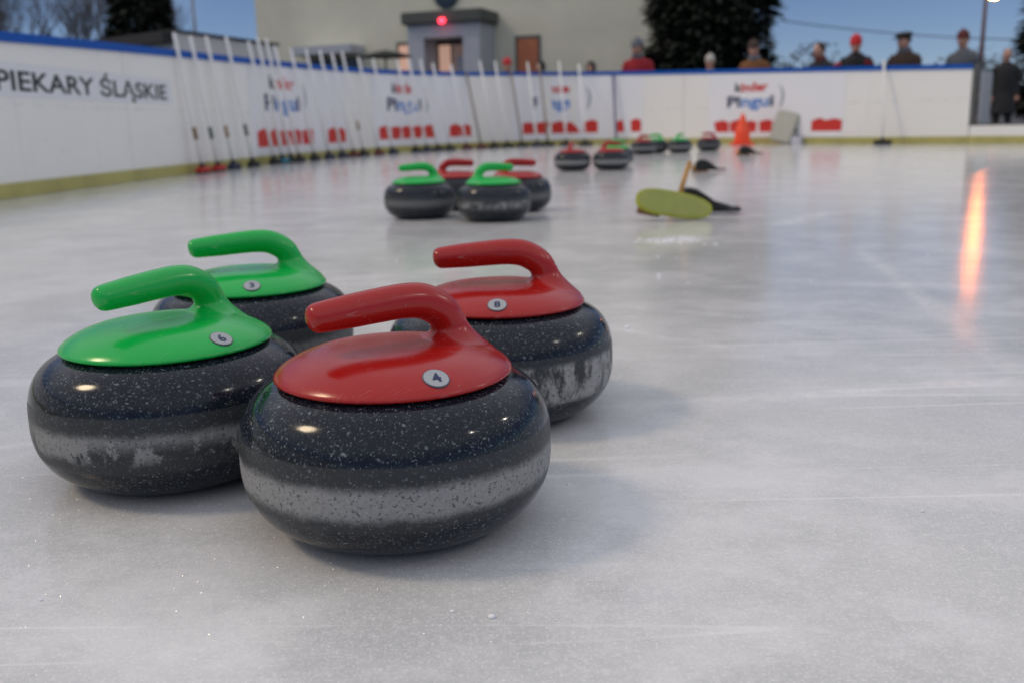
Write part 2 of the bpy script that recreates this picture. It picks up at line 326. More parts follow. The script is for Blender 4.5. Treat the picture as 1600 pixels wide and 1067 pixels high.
# ------------------------------------------------------------------ mesh helpers
class MB:
    def __init__(self): self.v = []; self.f = []; self.mi = []
    def add(self, vs, fs, mi=0):
        o = len(self.v); self.v += [tuple(p) for p in vs]
        self.f += [tuple(i + o for i in f) for f in fs]; self.mi += [mi] * len(fs)
    def box(self, lo, hi, mtx=None, mi=0):
        (a, b, c), (d, e, f) = lo, hi
        vs = [Vector(p) for p in ((a, b, c), (d, b, c), (d, e, c), (a, e, c), (a, b, f), (d, b, f), (d, e, f), (a, e, f))]
        if mtx is not None: vs = [mtx @ p for p in vs]
        self.add(vs, [(3, 2, 1, 0), (4, 5, 6, 7), (0, 1, 5, 4), (1, 2, 6, 5), (2, 3, 7, 6), (3, 0, 4, 7)], mi)
    def tube(self, pts, rad, n=10, cap=True, mi=0, flat=None, round_ends=False):
        pts = [Vector(p) for p in pts]
        if not hasattr(rad, '__len__'): rad = [rad] * len(pts)
        rings = []; side = None
        for i, p in enumerate(pts):
            t = (pts[min(i + 1, len(pts) - 1)] - pts[max(i - 1, 0)]).normalized()
            if side is None:
                side = t.orthogonal().normalized() if flat is None else Vector(flat)
            side = (side - t * side.dot(t)).normalized(); up = t.cross(side)
            r = rad[i]; ra, rb = (r if hasattr(r, '__len__') else (r, r))
            rings.append([p + side * (ra * math.cos(2 * math.pi * k / n)) + up * (rb * math.sin(2 * math.pi * k / n)) for k in range(n)])
        vs = [q for ring in rings for q in ring]
        fs = []
        for i in range(len(rings) - 1):
            for k in range(n):
                k2 = (k + 1) % n
                fs.append((i * n + k, i * n + k2, (i + 1) * n + k2, (i + 1) * n + k))
        if cap:
            fs.append(tuple(range(n - 1, -1, -1))); b = (len(rings) - 1) * n
            fs.append(tuple(b + k for k in range(n)))
        self.add(vs, fs, mi)
    def ball(self, c, r, nu=12, nv=8, mtx=None, mi=0):
        rx, ry, rz = r if hasattr(r, '__len__') else (r, r, r)
        vs = [Vector((0, 0, -rz))]
        for j in range(1, nv):
            a = -math.pi / 2 + math.pi * j / nv
            for k in range(nu):
                b = 2 * math.pi * k / nu
                vs.append(Vector((rx * math.cos(a) * math.cos(b), ry * math.cos(a) * math.sin(b), rz * math.sin(a))))
        vs.append(Vector((0, 0, rz)))
        if mtx is not None: vs = [mtx @ p for p in vs]
        vs = [p + Vector(c) for p in vs]
        fs = [(0, 1 + (k + 1) % nu, 1 + k) for k in range(nu)]
        for j in range(nv - 2):
            for k in range(nu):
                a = 1 + j * nu + k; b = 1 + j * nu + (k + 1) % nu
                fs.append((a, b, b + nu, a + nu))
        t = len(vs) - 1; b0 = 1 + (nv - 2) * nu
        fs += [(b0 + k, b0 + (k + 1) % nu, t) for k in range(nu)]
        self.add(vs, fs, mi)
    def lathe(self, prof, n=48, c=(0, 0, 0), mi=0):
        vs = []; c = Vector(c)
        for r, z in prof:
            for k in range(n):
                a = 2 * math.pi * k / n; vs.append(c + Vector((r * math.cos(a), r * math.sin(a), z)))
        fs = []
        for i in range(len(prof) - 1):
            for k in range(n):
                k2 = (k + 1) % n; fs.append((i * n + k, i * n + k2, (i + 1) * n + k2, (i + 1) * n + k))
        fs.append(tuple(range(n - 1, -1, -1))); b = (len(prof) - 1) * n; fs.append(tuple(b + k for k in range(n)))
        self.add(vs, fs, mi)
    def prism(self, poly, y0, y1, mtx=None, mi=0):
        """polygon given in x,z, extruded along y"""
        n = len(poly)
        vs = [Vector((x, y0, z)) for x, z in poly] + [Vector((x, y1, z)) for x, z in poly]
        if mtx is not None: vs = [mtx @ p for p in vs]
        fs = [tuple(range(n)), tuple(range(2 * n - 1, n - 1, -1))]
        fs += [(i, i + n, (i + 1) % n + n, (i + 1) % n) for i in range(n)]
        self.add(vs, fs, mi)
    def mesh(self, name, mats, smooth_=False):
        me = bpy.data.meshes.new(name); me.from_pydata(self.v, [], self.f); me.update()
        bm = bmesh.new(); bm.from_mesh(me)
        bmesh.ops.recalc_face_normals(bm, faces=bm.faces)
        bm.to_mesh(me); bm.free()
        for mm in (mats if isinstance(mats, (list, tuple)) else [mats]): me.materials.append(mm)
        me.polygons.foreach_set('material_index', self.mi)
        if smooth_: me.polygons.foreach_set('use_smooth', [True] * len(me.polygons))
        return me
    def build(self, name, mats, parent=None, smooth_=False, bevel=0.0, loc=None):
        me = self.mesh(name, mats, smooth_)
        if bevel:
            bm = bmesh.new(); bm.from_mesh(me)
            bmesh.ops.bevel(bm, geom=[e for e in bm.edges if len(e.link_faces) == 2 and e.calc_face_angle(0) > 0.5], offset=bevel, segments=2, affect='EDGES', clamp_overlap=True)
            bm.to_mesh(me); bm.free()
        return link(name, me, parent, loc)
def link(name, data, parent=None, loc=None, mtx=None):
    o = bpy.data.objects.new(name, data); COL.objects.link(o)
    if parent is not None: o.parent = parent
    if loc is not None: o.location = loc
    if mtx is not None: o.matrix_local = mtx
    return o
def thing(name, label, cat, loc=(0, 0, 0), rz=0.0, group=None, tilt=None):
    o = link(name, None, None, loc); o.rotation_euler = (0, 0, rz)
    o.empty_display_size = 0.05
    return tag(o, label, cat, group)
def tag(o, label, cat, group=None):
    o['label'] = label; o['category'] = cat
    if group: o['group'] = group
    return o
def struct(o): o['kind'] = 'structure'; return o
def remesh(mb, voxel, iters, mats, decimate=None, factor=0.5):
    me = mb.mesh('tmp', mats[0] if isinstance(mats, (list, tuple)) else mats)
    o = link('tmp', me)
    md = o.modifiers.new('r', 'REMESH'); md.mode = 'VOXEL'; md.voxel_size = voxel
    if iters:
        sm = o.modifiers.new('s', 'SMOOTH'); sm.factor = factor; sm.iterations = iters
    if decimate:
        dc = o.modifiers.new('d', 'DECIMATE'); dc.ratio = decimate
    bpy.context.view_layer.update()
    dg = bpy.context.evaluated_depsgraph_get()
    out = bpy.data.meshes.new_from_object(o.evaluated_get(dg))
    bpy.data.objects.remove(o); bpy.data.meshes.remove(me)
    out.materials.clear()
    for mm in (mats if isinstance(mats, (list, tuple)) else [mats]): out.materials.append(mm)
    out.polygons.foreach_set('use_smooth', [True] * len(out.polygons))
    return out
def text_mesh(body, mats, fmt=None, bold=0.0):
    cu = bpy.data.curves.new('t', 'FONT'); cu.body = body; cu.resolution_u = 4; cu.size = 1.0; cu.offset = bold
    for mm in mats: cu.materials.append(mm)
    if fmt:
        for i, k in enumerate(fmt): cu.body_format[i].material_index = k
    o = link('t', cu); bpy.context.view_layer.update()
    dg = bpy.context.evaluated_depsgraph_get()
    me = bpy.data.meshes.new_from_object(o.evaluated_get(dg))
    bpy.data.objects.remove(o); bpy.data.curves.remove(cu)
    if len(me.materials) == 0:
        for mm in mats: me.materials.append(mm)
    return me
def bounds(me):
    xs = [v.co.x for v in me.vertices]; ys = [v.co.y for v in me.vertices]
    return min(xs), max(xs), min(ys), max(ys)
def catmull(pts, k):
    P = [Vector(p) for p in pts]; out = []
    for i in range(len(P) - 1):
        p0, p1, p2, p3 = P[max(i - 1, 0)], P[i], P[i + 1], P[min(i + 2, len(P) - 1)]
        for j in range(k):
            t = j / k
            out.append(0.5 * ((2 * p1) + (p2 - p0) * t + (2 * p0 - 5 * p1 + 4 * p2 - p3) * t * t + (3 * p1 - p0 - 3 * p2 + p3) * t ** 3))
    out.append(P[-1]); return out

# ------------------------------------------------------------------ the line of the rink boards (x, y, height)
BP = [(-3.353, -3.681, 0.93), (-3.331, -3.182, 0.93), (-3.308, -2.682, 0.93), (-3.286, -2.183, 0.929), (-3.264, -1.683, 0.929), (-3.241, -1.184, 0.929), (-3.219, -0.684, 0.929), (-3.197, -0.185, 0.928), (-3.174, 0.315, 0.928), (-3.152, 0.814, 0.928), (-3.13, 1.314, 0.927), (-3.108, 1.813, 0.927), (-3.085, 2.313, 0.927), (-3.063, 2.812, 0.927), (-3.041, 3.312, 0.926), (-3.018, 3.811, 0.926), (-2.996, 4.311, 0.926), (-2.974, 4.81, 0.929), (-2.951, 5.31, 0.939), (-2.929, 5.809, 0.954), (-2.907, 6.309, 0.972), (-2.884, 6.808, 0.99), (-2.86, 7.308, 1.006), (-2.833, 7.807, 1.021), (-2.804, 8.306, 1.036), (-2.771, 8.805, 1.051), (-2.733, 9.303, 1.065), (-2.688, 9.801, 1.079), (-2.634, 10.298, 1.091), (-2.567, 10.793, 1.102), (-2.484, 11.286, 1.112), (-2.383, 11.775, 1.12), (-2.264, 12.261, 1.128), (-2.127, 12.741, 1.135), (-1.971, 13.215, 1.142), (-1.796, 13.683, 1.149), (-1.601, 14.143, 1.157), (-1.386, 14.593, 1.165), (-1.146, 15.03, 1.175), (-0.874, 15.447, 1.186), (-0.563, 15.832, 1.195), (-0.202, 16.163, 1.203), (0.213, 16.406, 1.206), (0.668, 16.523, 1.204), (1.137, 16.494, 1.194), (1.588, 16.332, 1.18), (2.005, 16.073, 1.162), (2.385, 15.756, 1.143), (2.736, 15.402, 1.124), (3.062, 15.024, 1.104), (3.371, 14.632, 1.084), (3.672, 14.233, 1.064), (3.976, 13.836, 1.044), (4.29, 13.448, 1.025), (4.619, 13.072, 1.006), (4.959, 12.705, 0.986), (5.304, 12.344, 0.967), (5.654, 11.987, 0.948), (6.01, 11.635, 0.93), (6.371, 11.29, 0.917), (6.735, 10.947, 0.91), (7.1, 10.605, 0.908), (7.465, 10.264, 0.908), (7.83, 9.922, 0.908), (8.195, 9.58, 0.908), (8.56, 9.239, 0.908), (8.925, 8.897, 0.908)]
BD = [0.0]
for a, b in zip(BP, BP[1:]): BD.append(BD[-1] + math.hypot(b[0] - a[0], b[1] - a[1]))
def interp(s, k):
    if s <= 0: i = 0
    else:
        i = min(int(s / BD[-1] * (len(BD) - 1)), len(BD) - 2)
        while i < len(BD) - 2 and BD[i + 1] < s: i += 1
        while i > 0 and BD[i] > s: i -= 1
    t = (s - BD[i]) / (BD[i + 1] - BD[i])
    return BP[i][k] * (1 - t) + BP[i + 1][k] * t
def tangent(s):
    t = Vector((interp(s + .3, 0) - interp(s - .3, 0), interp(s + .3, 1) - interp(s - .3, 1), 0)); return t.normalized()
def surf(s, z, off=0.0):
    t = tangent(s); n = Vector((t.y, -t.x, 0))
    return Vector((interp(s, 0), interp(s, 1), z)) + n * off
def board_h(s): return interp(s, 2)
def strip(mb, s0, s1, zlo, zhi, o0, o1, step=0.22, mi=0):
    """solid bar following the boards; zlo/zhi may be functions of s, o1 > o0 is the inner face"""
    n = max(1, int(math.ceil((s1 - s0) / step))); vs = []
    for i in range(n + 1):
        s = s0 + (s1 - s0) * i / n
        a = zlo(s) if callable(zlo) else zlo; b = zhi(s) if callable(zhi) else zhi
        vs += [surf(s, a, o1), surf(s, b, o1), surf(s, b, o0), surf(s, a, o0)]
    fs = [(0, 1, 2, 3), tuple(4 * n + k for k in (3, 2, 1, 0))]
    for i in range(n):
        for k in range(4):
            k2 = (k + 1) % 4; fs.append((4 * i + k, 4 * (i + 1) + k, 4 * (i + 1) + k2, 4 * i + k2))
    mb.add(vs, fs, mi)
def bend_text(me, s0, zb, sx, sz, off):
    x0 = bounds(me)[0]
    for v in me.vertices:
        v.co = surf(s0 + (v.co.x - x0) * sx, zb + v.co.y * sz, off)
    return me

# ------------------------------------------------------------------ setting: ground, ice
GZ = -0.10
mb = MB(); mb.add([(-500, -300, GZ), (500, -300, GZ), (500, 900, GZ), (-500, 900, GZ)], [(0, 1, 2, 3)])
struct(mb.build('ground', M_ASPHALT))
inner = [surf(BD[i], 0.0, -0.01) for i in range(0, len(BD))]
poly = inner + [Vector((9.3, -4.0, 0))]
top = [(p.x, p.y, 0.0) for p in poly]; bot = [(p.x, p.y, GZ - 0.01) for p in poly]
mb = MB(); n = len(top)
mb.add(top + bot, [tuple(range(n))] + [(i, (i + 1) % n, (i + 1) % n + n, i + n) for i in range(n)])
struct(mb.build('ice', M_ICE))

# ------------------------------------------------------------------ rink boards
boards = thing('rink_boards', 'white rink boards with blue cap rail and yellow kick plate curving round the ice', 'rink boards')
S_GATE = 28.39
seams = [0.05]
s = 23.922
back = []
while s > 0.6: back.append(s); s -= 2.14
seams += sorted(back) + [26.06, S_GATE]
for a, b in zip(seams, seams[1:]):
    p = MB(); strip(p, a + 0.004, b - 0.004, 0.0, lambda s: board_h(s) - 0.056, -0.045, 0.0); p.build('board_panel', M_BOARD, boards)
    p = MB(); strip(p, a + 0.002, b - 0.002, lambda s: board_h(s) - 0.058, board_h, -0.085, 0.016); p.build('cap_rail', M_BLUE, boards)
    p = MB(); strip(p, a + 0.003, b - 0.003, 0.002, 0.088, 0.001, 0.011); p.build('kick_plate', M_KICK, boards)
    p = MB(); pt = surf(a + 0.05, 0, -0.075)
    p.box((pt.x - .025, pt.y - .025, GZ), (pt.x + .025, pt.y + .025, board_h(a) - 0.07)); p.build('post', M_METAL, boards)
# opening to the right: a low sill under a dark framed gap
p = MB(); strip(p, S_GATE + 0.01, 31.5, 0.0, 0.215, -0.045, 0.0); p.build('low_board_panel', M_BOARD, boards)
p = MB(); strip(p, S_GATE + 0.003, 31.5, 0.002, 0.088, 0.001, 0.011); p.build('kick_plate', M_KICK, boards)
p = MB(); strip(p, S_GATE - 0.005, S_GATE + 0.05, 0.216, lambda s: board_h(s), -0.06, 0.004); p.build('gate_post', M_DARKGREY, boards)
p = MB(); strip(p, S_GATE + 0.052, 31.5, 0.217, 0.235, -0.05, 0.002); p.build('sill_rail', M_DARKGREY, boards)
p = MB()   # gate leaf swung open outwards
g0 = surf(S_GATE + 0.07, 0, -0.05); tg = tangent(S_GATE); nn = Vector((tg.y, -tg.x, 0))
gd = Vector((.56, .82, 0)).normalized()
for a_, b_, z0, z1 in ((0, 0.75, 0.22, 0.86),):
    q = [g0, g0 + gd * b_]; th = gd.cross(Vector((0, 0, 1))) * 0.03
    vs = [q[0], q[1], q[1] + th, q[0] + th]
    p.add([(v.x, v.y, z0) for v in vs] + [(v.x, v.y, z1) for v in vs], [(3, 2, 1, 0), (4, 5, 6, 7), (0, 1, 5, 4), (1, 2, 6, 5), (2, 3, 7, 6), (3, 0, 4, 7)])
p.build('gate_leaf', mat('gate_grey', (0.36, 0.37, 0.38), 0.5, 0.1), boards)

# lettering strip on the left boards
let = thing('board_lettering', 'black capital letters on a pale strip on the long straight boards', 'lettering')
p = MB(); strip(p, 8.9, 11.95, 0.585, 0.785, 0.001, 0.003); p.build('pale_strip', mat('pale_strip', (0.74, 0.75, 0.77), 0.45, 0.06), let)
t = text_mesh('PIEKARY ŚLĄSKIE', [M_INK], bold=0.02)
x0, x1, _, _ = bounds(t)
cap = 0.119 / 0.73
link('letters', bend_text(t, 9.363, 0.624, (11.841 - 9.363) / (x1 - x0), cap, 0.0045), let)

# printed banners
def banner(s0, s1, label, H):
    w = s1 - s0
    b = thing('advertising_banner', label, 'banner', group='printed banners on the boards')
    p = MB(); strip(p, s0, s1, 0.095, lambda s: board_h(s) - 0.062, 0.0011, 0.004); p.build('vinyl_sheet', M_BANNER, b)
    def S(f): return s0 + f * w
    t = text_mesh('kinder', [M_INK, M_REDINK], [0, 1, 1, 1, 1, 1], bold=0.035)
    a, c, _, _ = bounds(t)
    link('brand_lettering', bend_text(t, S(.215), H * .725, .255 * w / (c - a), H * .125 / .73, 0.0055), b)
    t = text_mesh('Pingui', [M_NAVY, M_SKYBLUE], [0, 0, 1, 1, 1, 0], bold=0.035)
    a, c, _, _ = bounds(t)
    link('product_lettering', bend_text(t, S(.155), H * .515, .36 * w / (c - a), H * .155 / .73, 0.0055), b)
    sw = MB()     # grey swoosh behind the word
    pts = [(.545, .80), (.562, .76), (.572, .70), (.574, .62), (.565, .53), (.556, .48)]
    L_ = [surf(S(x), H * z, 0.0055) for x, z in pts]; R_ = [surf(S(x + .018 * math.sin(math.pi * (i + .3) / 6)), H * z, 0.0055) for i, (x, z) in enumerate(pts)]
    sw.add(L_ + R_, [(i, i + 1, i + 7, i + 6) for i in range(5)])
    sw.build('swoosh', mat('swoosh_grey', (0.30, 0.34, 0.38), 0.5, 0.1), b)
    rnd = random.Random(int(s0 * 10))
    for (x, x2) in ((.06, .165), (.185, .285), (.302, .392), (.41, .51), (.53, .64), (.79, .885), (.889, .98)):
        q = MB(); j = lambda a: a + rnd.uniform(-.008, .008)
        ps = [(j(x), .165), (j(x2), .165), (j(x2 + .004), .30 + rnd.uniform(-.01, .02)), (x + .6 * (x2 - x), .335 + rnd.uniform(-.012, .012)), (j(x - .004), .305)]
        q.add([surf(S(u), H * v, 0.0055) for u, v in ps], [tuple(range(5))])
        q.build('printed_wrapper', M_REDINK, b)
banner(13.83, 16.57, 'printed white banner nearest the black capital letters, behind the densest brooms', 1.11)
banner(17.34, 19.985, 'printed white banner second along the curved boards, behind the green and red stone cluster', 1.16)
banner(20.815, 23.145, 'printed white banner on the bend below the person in the red jacket', 1.19)
banner(24.408, 26.75, 'printed white banner behind the orange cone and the beige slab', 1.04)

# ------------------------------------------------------------------ building behind the boards
def facade_frame(loc, ang):
    return Matrix.Translation(Vector(loc)) @ Matrix.Rotation(ang, 4, 'Z')
hall = thing('public_building', 'olive plastered hall with a grey entrance porch behind the boards', 'building', (-1.35, 30.9, GZ), -R(20))
def hp(name, lo, hi, m_, parent=hall, bev=0.0):
    q = MB(); q.box(lo, hi); return q.build(name, m_, parent, bevel=bev)
hp('wall', (-7.4, 0, 0), (6.9, 9, 8.6), M_PLASTER)
hp('roof_cornice', (-7.6, -0.25, 8.602), (7.1, 9.2, 8.9), M_DARKGREY)
hp('plinth', (-7.45, -0.06, 0), (6.95, -0.002, 0.7), M_GREYPAINT)
# porch: two piers, lintel, cornice
hp('porch_pier', (-1.25, -1.25, 0), (-0.72, -0.003, 3.05), M_GREYPAINT, bev=.01)
hp('porch_pier', (0.55, -1.25, 0), (1.1, -0.003, 3.05), M_GREYPAINT, bev=.01)
hp('porch_lintel', (-1.25, -1.25, 3.052), (1.1, -0.003, 3.45), M_GREYPAINT)
hp('porch_cornice', (-1.38, -1.40, 3.452), (1.25, -0.004, 3.80), M_DARKGREY, bev=.03)
d = hp('entrance_door', (-0.715, -0.30, 0), (0.545, -0.25, 2.98), M_DARKGREY)
hp('pane', (-0.64, -0.315, 0.3), (-0.25, -0.301, 2.9), M_CURTAIN, d)
hp('pane', (-0.18, -0.315, 0.3), (0.48, -0.301, 2.9), mat('door_glow', (.32, .22, .19), .6, .4, 4, emit=(.8, .5, .42), estr=.08), d)
hp('notice', (-0.05, -0.325, 1.5), (0.30, -0.316, 2.55), M_PAPER, d)
for x0_, x1_, m_ in ((1.85, 2.5, M_CURTAIN2), (-2.15, -1.50, M_CURTAIN)):
    w_ = hp('window', (x0_ - .08, -0.03, 1.5), (x1_ + .08, 0.02, 3.08), M_DARKGREY)
    hp('pane', (x0_, -0.04, 1.58), (x1_, -0.031, 2.98), m_, w_)
    hp('sill', (x0_ - .12, -0.14, 1.42), (x1_ + .12, -0.003, 1.498), M_GREYPAINT, w_)
for k, xx in enumerate((-6.2, -4.2, -2.2, 2.2, 4.2)):
    w_ = hp('window', (xx - .6, -0.03, 5.4), (xx + .6, 0.02, 7.0), M_DARKGREY)
    for j in (0, 1): hp('pane', (xx - .54 + j * .56, -0.04, 5.46), (xx - .02 + j * .56, -0.031, 6.94), M_GLASS, w_)
# grey canopy over a dark side window
hp('canopy', (-5.6, -0.9, 2.78), (-3.4, -0.004, 3.05), M_GREYPAINT, bev=.02)
w_ = hp('window', (-5.4, -0.03, 1.3), (-3.6, 0.02, 2.7), M_DARKGREY)
for j in range(3): hp('pane', (-5.34 + j * .58, -0.04, 1.36), (-4.80 + j * .58, -0.031, 2.64), M_GLASS, w_)
q = MB()
q.lathe([(0.0, 0), (0.40, 0), (0.42, 0.02), (0.42, 0.05), (0.38, 0.06), (0.0, 0.06)], 32)
rs = q.build('round_sign', mat('navy_sign', (0.02, 0.045, 0.075), 0.5, 0.15), hall, True)
rs.rotation_euler = (R(90), 0, 0); rs.location = (-0.45, -0.003, 4.42)
q = MB(); q.box((-0.03, -1.42, 3.47), (0.03, -1.401, 3.53)); q.build('lamp_bracket', M_METAL, hall)
q = MB(); q.ball((0, -1.47, 3.50), (0.105, 0.06, 0.075)); q.build('red_signal_lamp', mat('lit_red', (0.5, 0.02, 0.02), 0.4, 0.0, emit=(1, 0.03, 0.06), estr=6.0), hall, True)

# low shed to the left
shed = thing('low_shed', 'low grey shed with a dark flat roof behind the straight boards', 'shed', (0, 0, 0))
Cc, Lc, Rc = Vector((-7.3, 22.0, 0)), Vector((-10.6, 24.6, 0)), Vector((-6.0, 26.2, 0))
Bc = Lc + (Rc - Cc)
def quad_prism(name, pts, z0, z1, m_, parent, grow=0.0):
    c = sum(pts, Vector()) / len(pts); q = MB()
    pp = [p + (p - c).normalized() * grow for p in pts]
    k = len(pp)
    q.add([(p.x, p.y, z0) for p in pp] + [(p.x, p.y, z1) for p in pp], [tuple(range(k - 1, -1, -1)), tuple(range(k, 2 * k))] + [(i, (i + 1) % k, (i + 1) % k + k, i + k) for i in range(k)])
    return q.build(name, m_, parent)
quad_prism('wall', [Cc, Rc, Bc, Lc], GZ, 2.52, M_SHED, shed)
rf = quad_prism('roof', [Cc, Rc, Bc, Lc], 2.522, 2.58, M_ROOF, shed, 0.06)
q = MB(); e = (Lc - Cc).normalized(); nrm_ = Vector((-e.y, e.x, 0)); nrm_ = nrm_ if nrm_.y < 0 else -nrm_
a_ = Cc + e * 0.02 + nrm_ * .02; b_ = Lc + nrm_ * .02
q.add([(p.x, p.y, z) for z in (2.30, 2.50) for p in (a_, b_, b_ + nrm_ * .25, a_ + nrm_ * .25)], [(3, 2, 1, 0), (4, 5, 6, 7), (0, 1, 5, 4), (1, 2, 6, 5), (2, 3, 7, 6), (3, 0, 4, 7)])
q.build('eaves_board', M_ROOF, shed)
def wall_box(a, d, nrm, u0, u1, z0, z1, t0, t1, m_, name, parent):
    q = MB(); c_ = [a + d * u + nrm * t for u, t in ((u0, t0), (u1, t0), (u1, t1), (u0, t1))]
    q.add([(p.x, p.y, z) for z in (z0, z1) for p in c_], [(3, 2, 1, 0), (4, 5, 6, 7), (0, 1, 5, 4), (1, 2, 6, 5), (2, 3, 7, 6), (3, 0, 4, 7)])
    return q.build(name, m_, parent)
dR = (Rc - Cc).normalized(); nR = Vector((dR.y, -dR.x, 0))
dd = wall_box(Cc, dR, nR, 0.5, 1.35, GZ, 2.05, -0.03, 0.02, M_DARKGREY, 'door', shed)
wall_box(Cc, dR, nR, 1.2, 1.27, 0.95, 1.1, 0.021, 0.06, M_METAL, 'handle', dd)

# ------------------------------------------------------------------ trees
def conifer(label, base, height, radius, n, seed, top_k=0.75, m_=M_NEEDLE, low=0.25, group=None):
    rnd = random.Random(seed)
    t = thing('conifer', label, 'tree', base, group=group)
    q = MB(); q.tube([(0, 0, 0), (0.03, 0, height * .5), (0, 0, height * .97)], [height * .022, height * .014, 0.01], 8)
    for i in range(40):
        z = height * (low + (0.95 - low) * i / 40); a = rnd.uniform(0, 6.28); r = radius * 0.8 * (1 - (z / height) ** 2 * .9)
        q.tube([(0, 0, z), (r * math.cos(a) * .6, r * math.sin(a) * .6, z + .05), (r * math.cos(a), r * math.sin(a), z - .12)], [.03, .018, .006], 4)
    q.build('trunk', M_BARK, t, True)
    c = MB()
    lumps = [(rnd.uniform(0, 6.28), rnd.uniform(low, 0.97)) for _ in range(70)]
    def rad(zf): return radius * (min(1, (zf - low + .06) / .14)) * (1 - max(0, (zf - .42) / .60) ** 1.6) if zf < .995 else 0.02
    for i in range(n):
        if rnd.random() < .6:
            a, zf = rnd.choice(lumps); a += rnd.gauss(0, .22); zf += rnd.gauss(0, .022); k = rnd.uniform(.55, 1.08) ** .6
        else:
            a = rnd.uniform(0, 6.28); zf = rnd.uniform(low, .98); k = rnd.uniform(.3, .95)
        zf = min(.99, max(low * .8, zf))
        r = rad(zf) * k
        p = Vector((r * math.cos(a), r * math.sin(a), zf * height - .10 * k))
        out = Vector((math.cos(a), math.sin(a), rnd.uniform(-.7, .25))).normalized()
        sd = out.cross(Vector((rnd.uniform(-.4, .4), rnd.uniform(-.4, .4), 1))).normalized()
        ln = rnd.uniform(.16, .36); wd = rnd.uniform(.06, .12)
        c.add([p - sd * wd, p + sd * wd, p + out * ln + sd * wd * .3, p + out * ln - sd * wd * .3], [(0, 1, 2, 3)])
    c.build('crown', m_, t)
    return t
def bare_tree(label, base, height, seed, spread=0.5, group=None, depth=5, m_=M_BARK):
    rnd = random.Random(seed)
    t = thing('bare_tree', label, 'tree', base, group=group)
    tr, cr = MB(), MB()
    def grow(p, d, ln, r, lv):
        q1 = p + d * ln * .5 + Vector((rnd.gauss(0, .04), rnd.gauss(0, .04), 0)) * ln
        e_ = p + d * ln
        (tr if lv < 1 else cr).tube([p, q1, e_], [r, r * .85, r * .66], 6 if lv < 2 else 3, cap=False)
        if lv >= depth: return
        for k in range(2 + (rnd.random() < .75) + (lv == 0) * 3):
            ax = Vector((rnd.gauss(0, 1), rnd.gauss(0, 1), rnd.gauss(0, .3))).normalized()
            nd = (d + ax * spread * rnd.uniform(.5, 1.2) + Vector((0, 0, .18))).normalized()
            grow(p + d * ln * rnd.uniform(.55, 1.0), nd, ln * rnd.uniform(.58, .8), r * rnd.uniform(.45, .62), lv + 1)
    grow(Vector((0, 0, 0)), Vector((0, 0, 1)), height * .30, height * .014, 0)
    tr.build('trunk', m_, t, True); cr.build('crown', m_, t, True)
    return t
conifer('big dark conifer standing beside the olive hall', (5.05, 24.3, GZ), 7.4, 1.45, 20000, 3, low=0.12)
conifer('dark round-topped conifer rising behind the low grey shed', (-12.4, 34.0, GZ), 8.2, 1.0, 15000, 5, low=0.2)
conifer('dark conifer at the far right edge beyond the gate opening', (13.15, 22.4, GZ), 5.2, 1.25, 11000, 8, low=0.05, m_=M_NEEDLE2)
gt = 'bare trees behind the straight boards'
M_FARBARK = mat('far_bark', (0.13, 0.125, 0.13), 0.9, 0.3, 1)
for i_, (x_, y_, h_, lb_) in enumerate(((-33.6, 57, 13, 'cut by the left edge of the picture'), (-31.2, 60, 12.5, 'second from the left edge'), (-28.6, 58, 13, 'third from the left edge'), (-27.0, 62, 13, 'fourth from the left edge'), (-24.6, 60, 12, 'fifth from the left edge'), (-22.4, 59, 12.5, 'next but one left of the round-topped conifer'), (-21.2, 63, 12, 'just left of the round-topped conifer'))):
    bare_tree('bare winter tree ' + lb_, (x_, y_, GZ), h_, 31 + i_, .46, gt, 7, M_FARBARK)
gt = 'small far bare trees'
bare_tree('small far bare tree above the shed roof beside the lamp post', (-17.0, 58.0, GZ), 5.6, 21, .6, gt, 5, M_TWIGS)
bare_tree('small far bare tree between the lamp post and the hall wall', (-15.6, 60.0, GZ), 5.6, 22, .6, gt, 5, M_TWIGS)
bare_tree('small far bare tree beside the big conifer', (15.0, 55.0, GZ), 5.0, 23, .6, gt, 5, M_TWIGS)
bare_tree('small far bare tree near the dark conifer at the right edge', (19.9, 36.0, GZ), 3.9, 24, .6, gt, 5, M_TWIGS)
# far strip of scrub
rnd = random.Random(4); q = MB()
for i in range(22000):
    x = rnd.uniform(-60, 75); y = 70 + rnd.uniform(0, 6); hgt = 4.3 + 0.9 * math.sin(x * .37) + .8 * math.sin(x * 1.13 + 1)
    z = rnd.uniform(0, 1) ** 1.0 * hgt; a = rnd.uniform(0, 6.28); l = rnd.uniform(.10, .32)
    p = Vector((x, y, z)); dv = Vector((math.cos(a) * l, math.sin(a) * l * .5, rnd.uniform(-.3, .5) * l)); sd = Vector((0, 0, 1)).cross(dv).normalized() * l * .35 + Vector((0, 0, l * .25))
    q.add([p - dv, p + sd, p + dv, p - sd], [(0, 1, 2, 3)])
o = q.build('treeline', mat('scrub', (0.04, 0.043, 0.045), 0.9, 0.4, .3)); o['kind'] = 'stuff'; o['label'] = 'dark line of far scrub and hedges beyond the boards'

